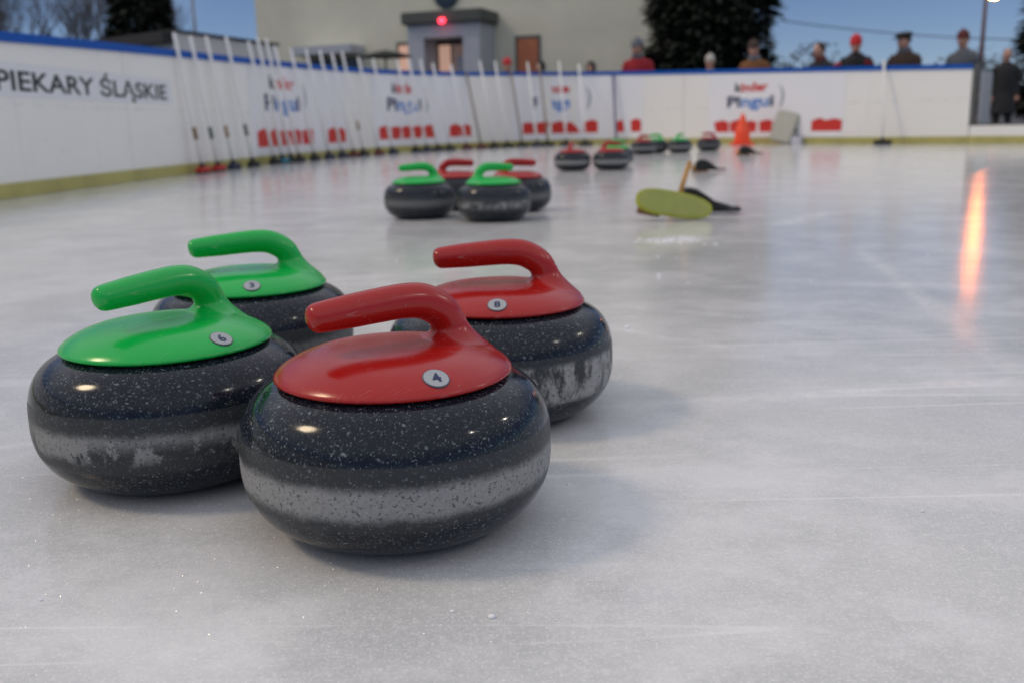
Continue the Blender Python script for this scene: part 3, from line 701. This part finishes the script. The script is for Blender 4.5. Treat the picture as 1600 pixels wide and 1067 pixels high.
# ------------------------------------------------------------------ lamp posts, cable, parasol
def lamp_post(label, base, height, arm, lit, estr, rad, m_=M_METAL, r=.06):
    t = thing('lamp_post', label, 'lamp post', base)
    q = MB(); q.tube([(0, 0, 0), (0, 0, height * .6), (0, 0, height)], [r * 1.35, r, r * .8], 10); q.build('pole', m_, t, True)
    q = MB(); q.lathe([(r * 2.2, 0), (r * 2.2, .02), (r * 1.6, .12), (r * 1.4, .35)], 12); q.build('base_collar', m_, t, True)
    av = Vector(arm)
    q = MB(); q.tube(catmull([(0, 0, height - .1), (av.x * .3, av.y * .3, height + .10), (av.x, av.y, height + av.z + .05)], 4), r * .55, 8); q.build('arm', m_, t, True)
    q = MB(); q.ball((av.x, av.y, height + av.z + .05), (rad * 1.6, rad * 1.2, rad * .7)); q.build('lamp_housing', m_, t, True)
    q = MB(); q.ball((av.x, av.y, height + av.z - rad * .35), (rad * 1.3, rad, rad * .62)); q.build('lamp_bowl', mat('lit_' + str(round(height, 1)), (.8, .6, .4), .4, 0, emit=lit, estr=estr), t, True)
    return t
lamp_post('rust-brown lamp post with a lit orange lamp at the right', (19.25, 40.0, GZ), 5.18, (1.05, 1.5, 0.02), (1.0, 0.22, 0.03), 260.0, .14, M_POLE, .085)
lamp_post('thin dark lamp post with a pale lamp above the shed', (-12.4, 40.0, GZ), 5.9, (.72, -.1, -.05), (1.0, 0.86, 0.5), 3.0, .13, M_METAL, .055)
q = MB(); pts = []
for i in range(25):
    t_ = i / 24; x = 8 + 32 * t_; pts.append((x, 56 - 6 * t_, 7.0 - 2.9 * t_ - 1.2 * math.sin(math.pi * t_)))
q.tube(pts, .028, 5); tag(q.build('overhead_cable', M_INK), 'thin dark overhead cable sagging across the evening sky', 'cable')
par = thing('parasol', 'dark flat parasol standing behind the curved boards', 'parasol', (-2.66, 22.0, GZ))
q = MB(); q.lathe([(0.60, 1.98), (0.58, 2.0), (0.3, 2.08), (0.02, 2.13), (0.02, 2.10), (0.3, 2.05), (0.57, 1.985)], 8); q.build('canopy', mat('dark_canvas', (.02, .022, .018), .8, .2), par)
q = MB(); q.tube([(0, 0, .05), (0, 0, 2.1)], .022, 8); q.build('pole', M_METAL, par, True)
q = MB(); q.lathe([(0.25, 0), (0.25, .05), (0.06, .08), (0.04, .25)], 20); q.build('foot', M_DARKGREY, par, True)
# floodlight masts beside the rink, seen only as bright points mirrored in the stones
def flood(label, base, height, aim):
    t = thing('floodlight_mast', label, 'floodlight', base, group='rink floodlights mirrored in the stones')
    q = MB(); q.tube([(0, 0, 0), (0, 0, height)], [.12, .07], 10); q.build('pole', M_METAL, t, True)
    dv = (Vector(aim) - Vector(base) - Vector((0, 0, height))).normalized()
    mt_ = dv.to_track_quat('Z', 'Y').to_matrix().to_4x4(); mt_.translation = Vector((0, 0, height)) + dv * .1
    q = MB(); q.box((-.26, -.20, -.12), (.26, .20, .10), mt_); h_ = q.build('lamp_housing', M_METAL, t)
    q = MB(); q.box((-.22, -.16, .101), (.22, .16, .112), mt_); q.build('lens', mat('flood_lens', (.9, .9, .85), .3, 0, emit=(1, .93, .80), estr=160.0), h_)
flood('rink floodlight mast behind the camera on the right', (14.5, -4.2, GZ), 11.4, (0, 2, 0))
flood('rink floodlight mast level with the stones on the right', (15.2, 5.2, GZ), 9.2, (0, 2, 0))

# ------------------------------------------------------------------ curling stones
RR, HS, RC, HZ = 0.1425, 0.1405, 0.062, 0.069
def sgn_pow(q, e): return math.copysign(abs(q) ** e, q)
prof = [(0.0, 0.004), (0.05, 0.004), (0.0585, 0.001), (0.0625, 0.0)]
for i in range(1, 48):
    a = -math.pi / 2 + math.pi * i / 48
    pw = 2.95 if a > 0 else 2.3
    prof.append((RC + (RR - RC) * sgn_pow(math.cos(a), 2 / pw), HZ + (HS - HZ if a > 0 else HZ) * sgn_pow(math.sin(a), 2 / pw)))
prof += [(RC, HS), (0.02, HS), (0.0, HS)]
q = MB(); q.lathe([(max(r, 0.0005), z) for r, z in prof], 128)
BODY = q.mesh('stone_body', bpy.data.materials.new('slot'), True)
# moulded handle: dished disc, gooseneck and grip grown together
Z0, RD, DOME = 0.1402, 0.1085, 0.0215
def dome(r): return Z0 + .0036 + DOME * (1 - min(1, r / RD) ** 4.0)
q = MB()
pr = [(RD - .004, Z0 - .0015), (RD, Z0 + .0004), (RD - .0006, Z0 + .0030)]
for i in range(1, 30):
    r = (RD - .0016) * (1 - i / 29.0); pr.append((max(r, .0008), dome(r)))
q.lathe(pr, 96)
path = [(-.0800, 0, .1970), (-.0775, 0, .1973), (-.071, 0, .1980), (-.04, 0, .2002), (-.01, 0, .2022), (.012, 0, .2030), (.030, 0, .2012), (.0445, 0, .1945), (.0535, 0, .1870), (.0585, 0, .1760), (.0612, 0, .1660), (.0625, 0, .1570)]
rads = [.004, .0098, .0134, .0152, .0158, .0162, .0167, .0168, .0166, (.0160, .0168), (.0162, .0172), (.0165, .0175)]
pth = catmull(path, 4)
rr_ = []
for i in range(len(rads) - 1):
    for j in range(4):
        a_, b_ = rads[i], rads[i + 1]
        a_ = a_ if hasattr(a_, '__len__') else (a_, a_); b_ = b_ if hasattr(b_, '__len__') else (b_, b_)
        rr_.append(tuple(x + (y - x) * j / 4 for x, y in zip(a_, b_)))
rr_.append(rads[-1])
q.tube(pth, rr_, 28, flat=(0, 1, 0))
# concave flare where the neck runs out into the disc
NR, NS = 16, 40; vs_ = []
for i in range(NR + 1):
    t_ = i / NR
    for k in range(NS):
        a_ = 2 * math.pi * k / NS
        rx = .0140 + (.0260 + .018 * max(0, math.cos(a_))) * t_ ** 1.8; ry = .0140 + .025 * t_ ** 2.0
        x_ = .0605 + .006 * t_ + rx * math.cos(a_); y_ = ry * math.sin(a_)
        r_ = math.hypot(x_, y_)
        if r_ > RD - .004: x_ *= (RD - .004) / r_; y_ *= (RD - .004) / r_; r_ = RD - .004
        vs_.append((x_, y_, dome(r_) + .0235 * (1 - t_) ** 1.7 - .0012 * t_))
vs_ += [(.055, 0, Z0 + .004)] * 1
bot_ = [(x_, y_, Z0 + .001) for x_, y_, _ in vs_[NR * NS:NR * NS + NS]]
fs_ = [(i * NS + k, i * NS + (k + 1) % NS, (i + 1) * NS + (k + 1) % NS, (i + 1) * NS + k) for i in range(NR) for k in range(NS)]
fs_.append(tuple(range(NS - 1, -1, -1)))
o_ = len(vs_)
fs_ += [(NR * NS + k, NR * NS + (k + 1) % NS, o_ + (k + 1) % NS, o_ + k) for k in range(NS)] + [tuple(o_ + k for k in range(NS))]
q.add(vs_ + bot_, fs_)
HANDLE = remesh(q, 0.0011, 24, bpy.data.materials.new('slot2'), None, 0.5)

def sticker(parent, digit):
    x, y = -0.007, -0.0930
    r0 = math.hypot(x, y)
    z = dome(r0); dzdr = -DOME * 4.0 * (r0 / RD) ** 3.0 / RD
    nrm = Vector((-dzdr * x / r0, -dzdr * y / r0, 1)).normalized()
    ux = (Vector((1, 0, 0)) - nrm * nrm.x).normalized(); uy = nrm.cross(ux)
    mt_ = Matrix((ux, uy, nrm)).transposed().to_4x4(); mt_.translation = Vector((x, y, z)) + nrm * 0.0002
    st = link('number_sticker', None, parent); st.matrix_local = mt_
    q = MB(); q.lathe([(.0115, -.002), (.0115, .0003), (.0111, .0005), (.0107, .0005)], 40); q.build('sticker_rim', M_STICKRING, st, True)
    q = MB(); q.lathe([(.0107, -.0005), (.0107, .0006), (.0005, .00065)], 40); q.build('sticker_face', M_STICKER, st)
    t = text_mesh(digit, [M_NAVY], bold=0.03); a, c, e_, f_ = bounds(t)
    k = .0112 / (f_ - e_)
    for v in t.vertices: v.co = Vector(((v.co.x - (a + c) / 2) * k, (v.co.y - (e_ + f_) / 2) * k, .0010))
    link('digit', t, st)
def stone(label, x, y, th, colour, style, seed, digit=None, group='curling stones on the ice', zrot=None):
    t = thing('curling_stone', label, 'curling stone', (x, y, 0), R(th), group)
    b = link('granite_body', BODY, t); b.rotation_euler = (0, 0, seed * 1.1)
    b.material_slots[0].link = 'OBJECT'; b.material_slots[0].material = granite('granite_%s_%d' % (style, seed), seed, style)
    h = link('handle', HANDLE, t)
    h.material_slots[0].link = 'OBJECT'; h.material_slots[0].material = M_RED if colour == 'red' else M_GREEN
    if digit: sticker(t, digit)
    return t
stone('red-handled curling stone numbered 4 in front', -.1085, .8447, 33, 'red', 'clean', 1, '4')
stone('green-handled curling stone numbered 6', -.3669, .9932, 57, 'green', 'blotch', 2, '6')
stone('red-handled curling stone numbered 8', -.0157, 1.1782, 4, 'red', 'streak', 3, '8')
stone('green-handled curling stone behind the one numbered 6', -.375, 1.3562, 21, 'green', 'dull', 4, '3')
stone('green-handled stone in front right of the middle cluster of four', -.0568, 3.6902, 197, 'green', 'frost', 5)
stone('green-handled stone at the left of the middle cluster of four', -.3577, 3.86, 14, 'green', 'dull', 6)
stone('red-handled stone behind the two greens, in the middle of the cluster', -.228, 4.22, 185, 'red', 'dull', 7)
stone('red-handled stone at the right back of the middle cluster of four', .040, 4.08, 183, 'red', 'dull', 8)
stone('red-handled stone, left of the touching far pair', .499, 7.4684, 250, 'red', 'clean', 9)
stone('red-handled stone, right of the touching far pair', .7949, 7.4396, 190, 'red', 'clean', 10)
stone('green-handled stone hidden behind the far touching pair', .93, 8.25, 210, 'green', 'dull', 11)
stone('red-handled stone at the left of the farthest row', 1.52, 10.85, 215, 'red', 'clean', 12)
stone('green-handled stone just behind the leftmost stone of the farthest row', 1.72, 11.25, -30, 'green', 'dull', 13)
stone('green-handled stone in the middle of the farthest row', 1.9719, 11.1014, 230, 'green', 'clean', 14)
stone('pale red-handled stone at the right end of the farthest row', 2.3923, 11.5313, -20, 'red', 'dull', 15)

# ------------------------------------------------------------------ footholds, pad, cone and other things on the ice
def foothold(label, x, y, rz, k=1.0):
    t = thing('foothold', label, 'foothold', (x, y, 0), rz, 'black rubber footholds on the ice')
    q = MB()
    po = [(-.10, .012), (-.105, .05), (-.085, .085), (-.055, .096), (-.02, .088), (.02, .062), (.055, .036), (.085, .022), (.115, .021), (.128, .029), (.132, .014), (.115, .012)]
    q.prism([(a * k, b * k) for a, b in po], -.055 * k, .055 * k)
    q.build('rubber_wedge', M_RUBBER, t, bevel=.006)
    q = MB(); q.box((-.12 * k, -.06 * k, 0), (-.01 * k, .06 * k, .0115)); q.build('wooden_plate', M_BROWN, t, bevel=.002)
    q = MB(); q.box((-.128 * k, -.05 * k, .013), (-.106 * k, .05 * k, .045)); q.build('wooden_stop', M_WOOD, t, bevel=.003)
    return t
foothold('black rubber foothold behind the yellow-green oval pad', .755, 3.72, R(-6), 1.08)
foothold('black rubber foothold lying alone beyond the wooden stick', 1.425, 6.86, R(-3), .92)
foothold('black rubber foothold farthest away, in front of the orange cone', 2.455, 9.83, R(-3), 1.0)
pad = thing('sliding_pad', 'yellow-green oval pad propped up facing the camera', 'pad', (.605, 3.50, .004))
outl = []
for i in range(44):
    a = 2 * math.pi * i / 44; ca, sa = math.cos(a), math.sin(a)
    w = .142; h = .048 + .006 * (-ca)
    outl.append((w * sgn_pow(ca, .72), h * sgn_pow(sa, .80)))
def pad_m(tz): 
    return Matrix.Translation((0, 0, .058)) @ Matrix.Rotation(R(10.5), 4, 'Y') @ Matrix.Rotation(R(-20), 4, 'X') @ Matrix.Translation((0, tz, 0))
q = MB(); q.prism(outl, .0, .016, pad_m(0)); q.build('rim', M_YELLOWRIM, pad, bevel=.004)
q = MB(); q.prism([(a * .93, b * .86) for a, b in outl], -.002, .001, pad_m(0)); q.build('felt_face', M_YELLOW, pad)
q = MB(); q.box((-.125, .0175, -.045), (-.04, .055, -.012), pad_m(0)); q.build('wooden_block', M_BROWN, pad, bevel=.003)
q = MB(); q.tube([(.640, 3.62, .055), (.659, 3.64, .12), (.690, 3.66, .205)], [.0105, .0100, .0095], 10)
tag(q.build('wooden_stick', M_WOOD, None, True), 'short tan wooden stick rising behind the oval pad', 'stick')

cone = thing('traffic_cone', 'orange traffic cone in front of the far boards', 'cone', (3.36, 13.9, 0))
q = MB(); q.lathe([(.115, .0), (.118, .06), (.105, .12), (.112, .17), (.088, .22), (.062, .31), (.036, .39), (.014, .44), (.004, .445)], 24); q.build('cone_body', M_ORANGE, cone, True)
q = MB(); q.box((-.15, -.15, .0), (.15, .15, .03)); q.build('base_plate', M_ORANGE, cone, bevel=.008)
slab = thing('beige_slab', 'beige padded slab leaning against the far boards', 'slab', (3.82, 13.72, 0), R(-40))
mt_ = Matrix.Rotation(R(12), 4, 'Y') @ Matrix.Rotation(R(-14), 4, 'X')
q = MB(); q.box((-.17, 0, .035), (.17, .07, .47), mt_); q.build('pad_body', M_BEIGE, slab, bevel=.025)
q = MB(); q.box((-.175, .02, .24), (.175, .075, .262), mt_); q.build('strap', M_DARKGREY, slab, bevel=.003)
q = MB(); q.box((-.07, -.05, 0), (.07, .05, .10)); q.box((-.055, -.035, .1005), (.055, .035, .112))
o = tag(q.build('white_box', M_PAPER, bevel=.012), 'small white box on the ice right of the beige slab', 'box'); o.location = (4.06, 13.6, 0); o.rotation_euler = (0, 0, R(-45))

# ------------------------------------------------------------------ brooms
HEADC = {'black': M_RUBBER, 'red': mat('broom_red', (.50, .03, .02), .6, .2), 'cyan': mat('broom_cyan', (.03, .22, .30), .6, .2), 'maroon': mat('broom_maroon', (.16, .02, .02), .6, .2), 'navy': mat('broom_navy', (.02, .03, .08), .6, .2)}
SLEEVE = {'brown': M_BROWN, 'green': mat('sleeve_green', (.05, .08, .07), .6, .2), 'tan': mat('sleeve_tan', (.32, .20, .10), .6, .2)}
STK = {'white': M_STICK, 'brown': mat('brown_handle', (.24, .19, .14), .5, .2), 'blue': mat('blue_handle', (.05, .05, .20), .5, .2)}
def broom(label, s, z, bx, by, head, hand='white', sleeve=None, r=.0165, back=.15):
    t = thing('broom', label, 'broom', (bx, by, 0), 0, 'brooms leaning on the boards')
    tg = tangent(s); n_ = Vector((tg.y, -tg.x, 0))
    b0 = Vector((bx, by, 0)) + n_ * .04 - tg * back; t.location = b0
    tip = surf(s, z, .035); d = tip - b0
    q = MB(); q.tube([d * .035, d * .5, d * .985, d], [r, r, r, r * .6], 10); q.build('handle', STK[hand], t, True)
    ax = tg; ang = math.atan2(ax.y, ax.x)
    q = MB(); q.box((-.115, -.035, .012), (.115, .035, .058)); h = q.build('head', HEADC[head], t, bevel=.012); h.rotation_euler = (0, 0, ang)
    q = MB(); q.box((-.11, -.032, 0), (.11, .032, .0115)); f_ = q.build('bristle_pad', M_RUBBER, h, bevel=.003)
    q = MB(); q.tube([d * .034, d * .075], r * 1.5, 10); q.build('socket', M_RUBBER, t, True)
    if sleeve:
        q = MB(); q.tube([d * .25, d * .34], r * 1.08, 10); q.build('sleeve', SLEEVE[sleeve], t, True)
BR = [(12.04, 1.172, -2.705, 8.643, 'red', 'white', 'brown'), (12.39, 1.173, -2.675, 9.007, 'red', 'white', 'green'), (12.76, 1.205, -2.64, 9.394, 'navy', 'white', 'tan'),
(13.26, 1.244, -2.585, 9.899, 'black', 'white', 'green'), (13.85, 1.247, -2.504, 10.485, 'black', 'white', None), (14.11, 1.305, -2.465, 10.719, 'cyan', 'white', None), (14.35, 1.313, -2.421, 10.953, 'black', 'white', None),
(14.58, 1.257, -2.376, 11.168, 'black', 'white', None), (15.03, 1.262, -2.279, 11.578, 'black', 'white', None), (15.47, 1.285, -2.173, 11.968, 'navy', 'white', None), (15.86, 1.296, -2.065, 12.321, 'navy', 'white', None),
(16.2, 1.288, -1.964, 12.621, 'maroon', 'white', None), (16.5, 1.322, -1.872, 12.871, 'black', 'white', 'tan'), (16.95, 1.276, -1.718, 13.256, 'maroon', 'white', None), (17.36, 1.281, -1.564, 13.602, 'navy', 'white', None),
(18.04, 1.299, -1.286, 14.157, 'black', 'white', None), (18.36, 1.327, -1.143, 14.408, 'navy', 'white', None), (18.68, 1.334, -0.994, 14.648, 'black', 'white', None), (19.01, 1.297, -0.824, 14.892, 'black', 'white', None),
(19.48, 1.296, -0.566, 15.207, 'maroon', 'white', None), (19.84, 1.19, -0.338, 15.434, 'maroon', 'brown', None), (20.16, 1.366, -0.127, 15.602, 'black', 'white', None), (20.49, 1.374, 0.107, 15.745, 'black', 'white', None),
(20.79, 1.205, 0.361, 15.849, 'black', 'brown', None), (21.1, 1.363, 0.625, 15.903, 'navy', 'white', None), (21.31, 1.341, 0.808, 15.909, 'black', 'brown', None), (21.65, 1.371, 1.119, 15.861, 'black', 'white', None), (21.99, 1.32, 1.424, 15.748, 'black', 'white', None)]
ORD = 'first second third fourth fifth sixth seventh eighth ninth tenth eleventh twelfth thirteenth fourteenth fifteenth sixteenth seventeenth eighteenth nineteenth twentieth twenty-first twenty-second twenty-third twenty-fourth twenty-fifth twenty-sixth twenty-seventh twenty-eighth'.split()
for i, (s_, z_, bx, by, hd, hc, sl) in enumerate(BR):
    broom('%s-handled broom with %s head, %s from the lettering in the leaning row' % (hc, hd, ORD[i]), s_, z_, bx, by, hd, hc, sl)
broom('blue-handled broom leaning on the boards below the red jacket', 22.60, 1.13, 1.95, 16.0, 'black', 'blue')
broom('lone white broom standing upright at the far boards near the gate', 27.28, 1.054, 4.83, 12.44, 'black', back=0.0)

# ------------------------------------------------------------------ people
def hand_mesh():
    q = MB()
    q.tube([(0, 0, 0), (0, 0, -.05), (0, 0, -.09)], [(.028, .018), (.042, .016), (.040, .014)], 12, flat=(1, 0, 0))
    for k, (x, l) in enumerate(((-.030, .062), (-.010, .074), (.010, .070), (.029, .055))):
        q.tube([(x, 0, -.08), (x * 1.15, -.006, -.08 - l * .5), (x * 1.2, -.022, -.08 - l * .85)], [.0095, .009, .0075], 8)
    q.tube([(.030, 0, -.03), (.055, -.012, -.055), (.062, -.022, -.085)], [.012, .0105, .008], 8)
    return remesh(q, .0045, 3, M_SKIN)
HAND = hand_mesh()
def person(label, loc, yaw, height, coat, trousers, hat, hatcol, lean=0.0, arms='rest', skirt=False, gloves=None, turn=0.0, scarf=None):
    k = height / 1.75
    t = thing('person', label, 'person', loc, yaw, 'spectators behind the boards')
    lm = Matrix.Translation((0, 0, .92)) @ Matrix.Rotation(lean, 4, 'X') @ Matrix.Translation((0, 0, -.92))   # bend forward at the hips, facing -Y
    rg = []
    def T(p): return lm @ Vector(p) if p[2] > .92 else Vector(p)
    q = MB()
    def tb(ps, rs, grp, flat=(1, 0, 0), n=14):
        ps = [T(p) for p in ps]; q.tube(ps, rs, n, flat=flat)
        for a, b in zip(ps, ps[1:]): rg.append((a, b, grp))
    for sx in (-1, 1):
        tb([(sx * .10, 0, .93), (sx * .11, -.015, .50), (sx * .115, .01, .09)], [(.10, .10), (.075, .078), (.055, .058)], 1)
        q.ball(Vector((sx * .118, -.06, .045)), (.05, .13, .045)); rg.append((Vector((sx * .118, -.16, .03)), Vector((sx * .118, .03, .03)), 3))
    tb([(0, 0, .80), (0, 0, .95), (0, -.005, 1.15), (0, 0, 1.32), (0, .005, 1.43), (0, .01, 1.49)], [(.185, .145), (.20, .16), (.195, .155), (.20, .145), (.155, .115), (.08, .08)], 0, n=20)
    if skirt: tb([(0, 0, .95), (0, 0, .7), (0, 0, .45)], [(.20, .15), (.225, .18), (.25, .20)], 0, n=20)
    tb([(0, .01, 1.45), (0, -.005, 1.56)], [(.062, .062), (.055, .058)], 2)
    hc = Vector((0, -.015, 1.635))
    hm = Matrix.Rotation(turn, 4, 'Z')
    hb = MB()
    def hq(c, r): q.ball(T(hc + (hm @ Vector(c))), r)
    q.ball(T(hc), (.078, .098, .115), 16, 12, hm.to_3x3().to_4x4()); hq((0, -.045, -.06), (.055, .058, .055)); hq((0, -.104, -.012), (.014, .02, .022))
    for sx in (-1, 1): hq((sx * .079, .01, -.01), (.012, .022, .032))
    rg.append((T(hc + Vector((0, 0, -.06))), T(hc + Vector((0, 0, .10))), 2))
    if arms == 'rest':
        wr = [(-.22, -.42, 1.46), (.22, -.42, 1.46)]; el = [(-.27, -.18, 1.24), (.27, -.18, 1.24)]
    elif arms == 'fold':
        wr = [(.02, -.25, 1.14), (-.02, -.24, 1.10)]; el = [(-.235, -.06, 1.12), (.235, -.06, 1.12)]
    else:
        wr = [(-.225, -.05, .82), (.225, -.05, .82)]; el = [(-.235, .02, 1.12), (.235, .02, 1.12)]
    for sx, e_, w_ in ((-1, el[0], wr[0]), (1, el[1], wr[1])):
        tb([(sx * .145, 0, 1.40), (sx * .195, .0, 1.33), e_, w_], [.068, .070, .056, .042], 0)
    me = remesh(q, .016, 5, [coat, trousers, M_SKIN, M_RUBBER], 0.45)
    mi = []
    for pl in me.polygons:
        c = pl.center; best = (1e9, 0)
        for a, b, g in rg:
            ab = b - a; u = max(0, min(1, (c - a).dot(ab) / ab.length_squared)); d_ = (c - a - ab * u).length
            if g == 2: d_ *= .8
            if d_ < best[0]: best = (d_, g)
        g = best[1]
        if g == 2 and c.z < T((0, 0, 1.50)).z: g = 0
        mi.append(g)
    me.polygons.foreach_set('material_index', mi)
    b = link('body', me, t); b.scale = (k,) * 3
    # hands, eyes, hair and hat
    for sx, e_, w_ in ((-1, el[0], wr[0]), (1, el[1], wr[1])):
        w0 = T(w_); dv = (T(w_) - T(e_)).normalized()
        h = link('glove' if gloves else 'hand', HAND, t)
        mtx = dv.to_track_quat('-Z', 'Y').to_matrix().to_4x4() @ Matrix.Scale(-sx, 4, (1, 0, 0)); mtx.translation = (w0 - dv * .01)
        h.matrix_local = Matrix.Scale(k, 4) @ mtx
        if gloves: h.material_slots[0].link = 'OBJECT'; h.material_slots[0].material = gloves
    fm = Matrix.Scale(k, 4) @ lm @ Matrix.Translation(hc) @ hm
    for sx in (-1, 1):
        e_ = MB(); e_.ball((sx * .031, -.089, .004), (.013, .008, .009), 8, 6); link('eye', e_.mesh('eye', M_INK, True), t, mtx=fm)
    e_ = MB(); e_.tube([(-.024, -.097, -.062), (0, -.104, -.060), (.024, -.097, -.062)], [.004, .006, .004], 6); link('mouth', e_.mesh('mouth', mat('lips', (.32, .10, .08), .5)), t, mtx=fm)
    hr = MB(); hr.ball((0, .022, .018), (.086, .092, .102), 14, 10); link('hair', hr.mesh('hair', mat('dark_hair', (.05, .035, .025), .7), True), t, mtx=fm)
    if hat == 'beanie':
        q = MB(); q.lathe([(.094, .018), (.097, .03), (.095, .052), (.089, .055), (.090, .085), (.070, .12), (.035, .142), (.004, .148)], 24); q.ball((0, 0, .152), .018)
        link('hat', q.mesh('hat', hatcol, True), t, mtx=fm @ Matrix.Diagonal((.94, 1.12, 1, 1)))
    elif hat == 'cap':
        q = MB(); q.lathe([(.095, .035), (.108, .055), (.118, .085), (.10, .108), (.05, .118), (.004, .12)], 24)
        q.ball((0, -.115, .045), (.075, .06, .010))
        link('hat', q.mesh('hat', hatcol, True), t, mtx=fm @ Matrix.Diagonal((.95, 1.12, 1, 1)))
    elif hat == 'hood':
        q = MB(); q.ball((0, .022, .01), (.105, .105, .130), 18, 12)
        link('hood', q.mesh('hood', hatcol, True), t, mtx=fm)
    if scarf:
        q = MB(); q.lathe([(.085, 1.44), (.10, 1.46), (.10, 1.50), (.082, 1.53)], 18)
        link('scarf', q.mesh('scarf', scarf, True), t, mtx=Matrix.Scale(k, 4) @ lm)
    return t
C = lambda n_, c_: mat(n_, c_, .75, .25, 14, .3, 60)
dark = C('dark_cloth', (.018, .018, .02)); jeans = C('denim', (.03, .04, .07)); grey = C('grey_cloth', (.10, .11, .13)); wool = C('grey_wool', (.15, .16, .19))
redj = C('red_jacket', (.36, .012, .02)); redh = C('red_wool', (.55, .02, .025)); orange = C('ochre_jacket', (.22, .085, .02)); brown = C('brown_coat', (.05, .026, .018)); white = C('white_wool', (.50, .48, .42)); maroon = C('maroon_wool', (.12, .022, .022))
green = C('dark_green_cloth', (.02, .035, .03))
person('person in a red jacket and grey knit hat with arms folded on the boards', (2.34, 17.40, GZ), R(-15), 1.86, redj, jeans, 'beanie', wool, R(10), 'fold', turn=R(-50), scarf=grey)
person('person in an ochre jacket in front of the big conifer', (3.84, 15.15, GZ), R(-30), 1.62, orange, dark, 'beanie', brown, R(12), 'fold', turn=R(10), scarf=wool)
person('person in black with dark hair, right of the big conifer', (4.66, 14.45, GZ), R(-50), 1.53, dark, dark, 'none', dark, R(12), 'fold', turn=R(-25), scarf=maroon)
person('person in a red knit hat and red gloves leaning on the boards', (4.86, 13.68, GZ), R(-24), 1.57, dark, jeans, 'beanie', redh, R(22), 'rest', gloves=redh)
person('person in a black flat cap and dark brown coat', (5.46, 13.45, GZ), R(-45), 1.56, brown, dark, 'cap', dark, R(10), 'fold', turn=R(-35), scarf=grey)
person('person in a grey jacket and maroon hat beside the gate post', (6.78, 14.60, GZ), R(-50), 1.64, grey, jeans, 'beanie', maroon, R(6), 'down', turn=R(-10))
person('person in a long black coat beyond the gate opening', (9.95, 19.6, GZ), R(-25), 1.70, dark, dark, 'none', dark, R(2), 'down', skirt=True)
person('child in a red cap showing just above the cap rail', (0.03, 17.45, GZ), R(0), 1.58, maroon, dark, 'beanie', redh, R(4), 'down', turn=R(20))
person('person in dark clothes beside the brown window of the hall', (0.62, 17.55, GZ), R(-10), 1.54, brown, dark, 'hood', dark, R(4), 'down', turn=R(-20))
person('child in a black hood low behind the cap rail, left of the red jacket', (1.53, 17.40, GZ), R(-20), 1.50, dark, dark, 'hood', dark, R(10), 'down')
person('child in a white knit hat low in front of the big conifer', (3.28, 15.80, GZ), R(-20), 1.46, white, dark, 'beanie', white, R(6), 'down', turn=R(20))

# ------------------------------------------------------------------ crumbs of snow and glinting ice crystals
rnd = random.Random(9)
q = MB()
for i in range(70):
    x, y = rnd.uniform(-.9, 1.3), rnd.uniform(.45, 2.6); r = rnd.uniform(.0006, .0016) * (1 + y * .35)
    q.ball((x, y, r * .5), (r * rnd.uniform(.7, 1.4), r, r * .8), 6, 4)
for x, y, r in ((-.02, .645, .003), (-.05, .655, .002), (.205, 1.652, .005), (.351, 2.224, .006)):
    q.ball((x, y, r * .4), (r, r * .9, r * .6), 7, 5)
for i in range(90):
    x, y = .50 + rnd.gauss(0, .05), 2.91 + rnd.gauss(0, .04); r = rnd.uniform(.0015, .0045)
    q.ball((x, y, r * .3), (r * rnd.uniform(.8, 1.8), r, r * .5), 6, 4)
o = q.build('snow_crumbs', M_SNOW, None, True); o['kind'] = 'stuff'; o['label'] = 'white crumbs of snow scattered on the ice'
q = MB()
for i in range(9000):
    x = rnd.gauss(-.42, .28); y = rnd.uniform(.42, 1.05) if rnd.random() < .8 else rnd.uniform(1, 1.9); l = rnd.uniform(.0003, .0007)
    if rnd.random() < .25: x = rnd.uniform(-.8, .9)
    nrm = Vector((rnd.gauss(-.17, .28), rnd.gauss(-.48, .28), 1)).normalized(); a = nrm.orthogonal().normalized() * l; b = nrm.cross(a)
    p = Vector((x, y, l * .8)); q.add([p + a, p - a * .5 + b * .9, p - a * .5 - b * .9, p - nrm * l], [(0, 1, 2), (0, 3, 1), (1, 3, 2), (2, 3, 0)])
o = q.build('ice_crystals', M_SPARK); o['kind'] = 'stuff'; o['label'] = 'tiny glinting ice crystals on the near ice'
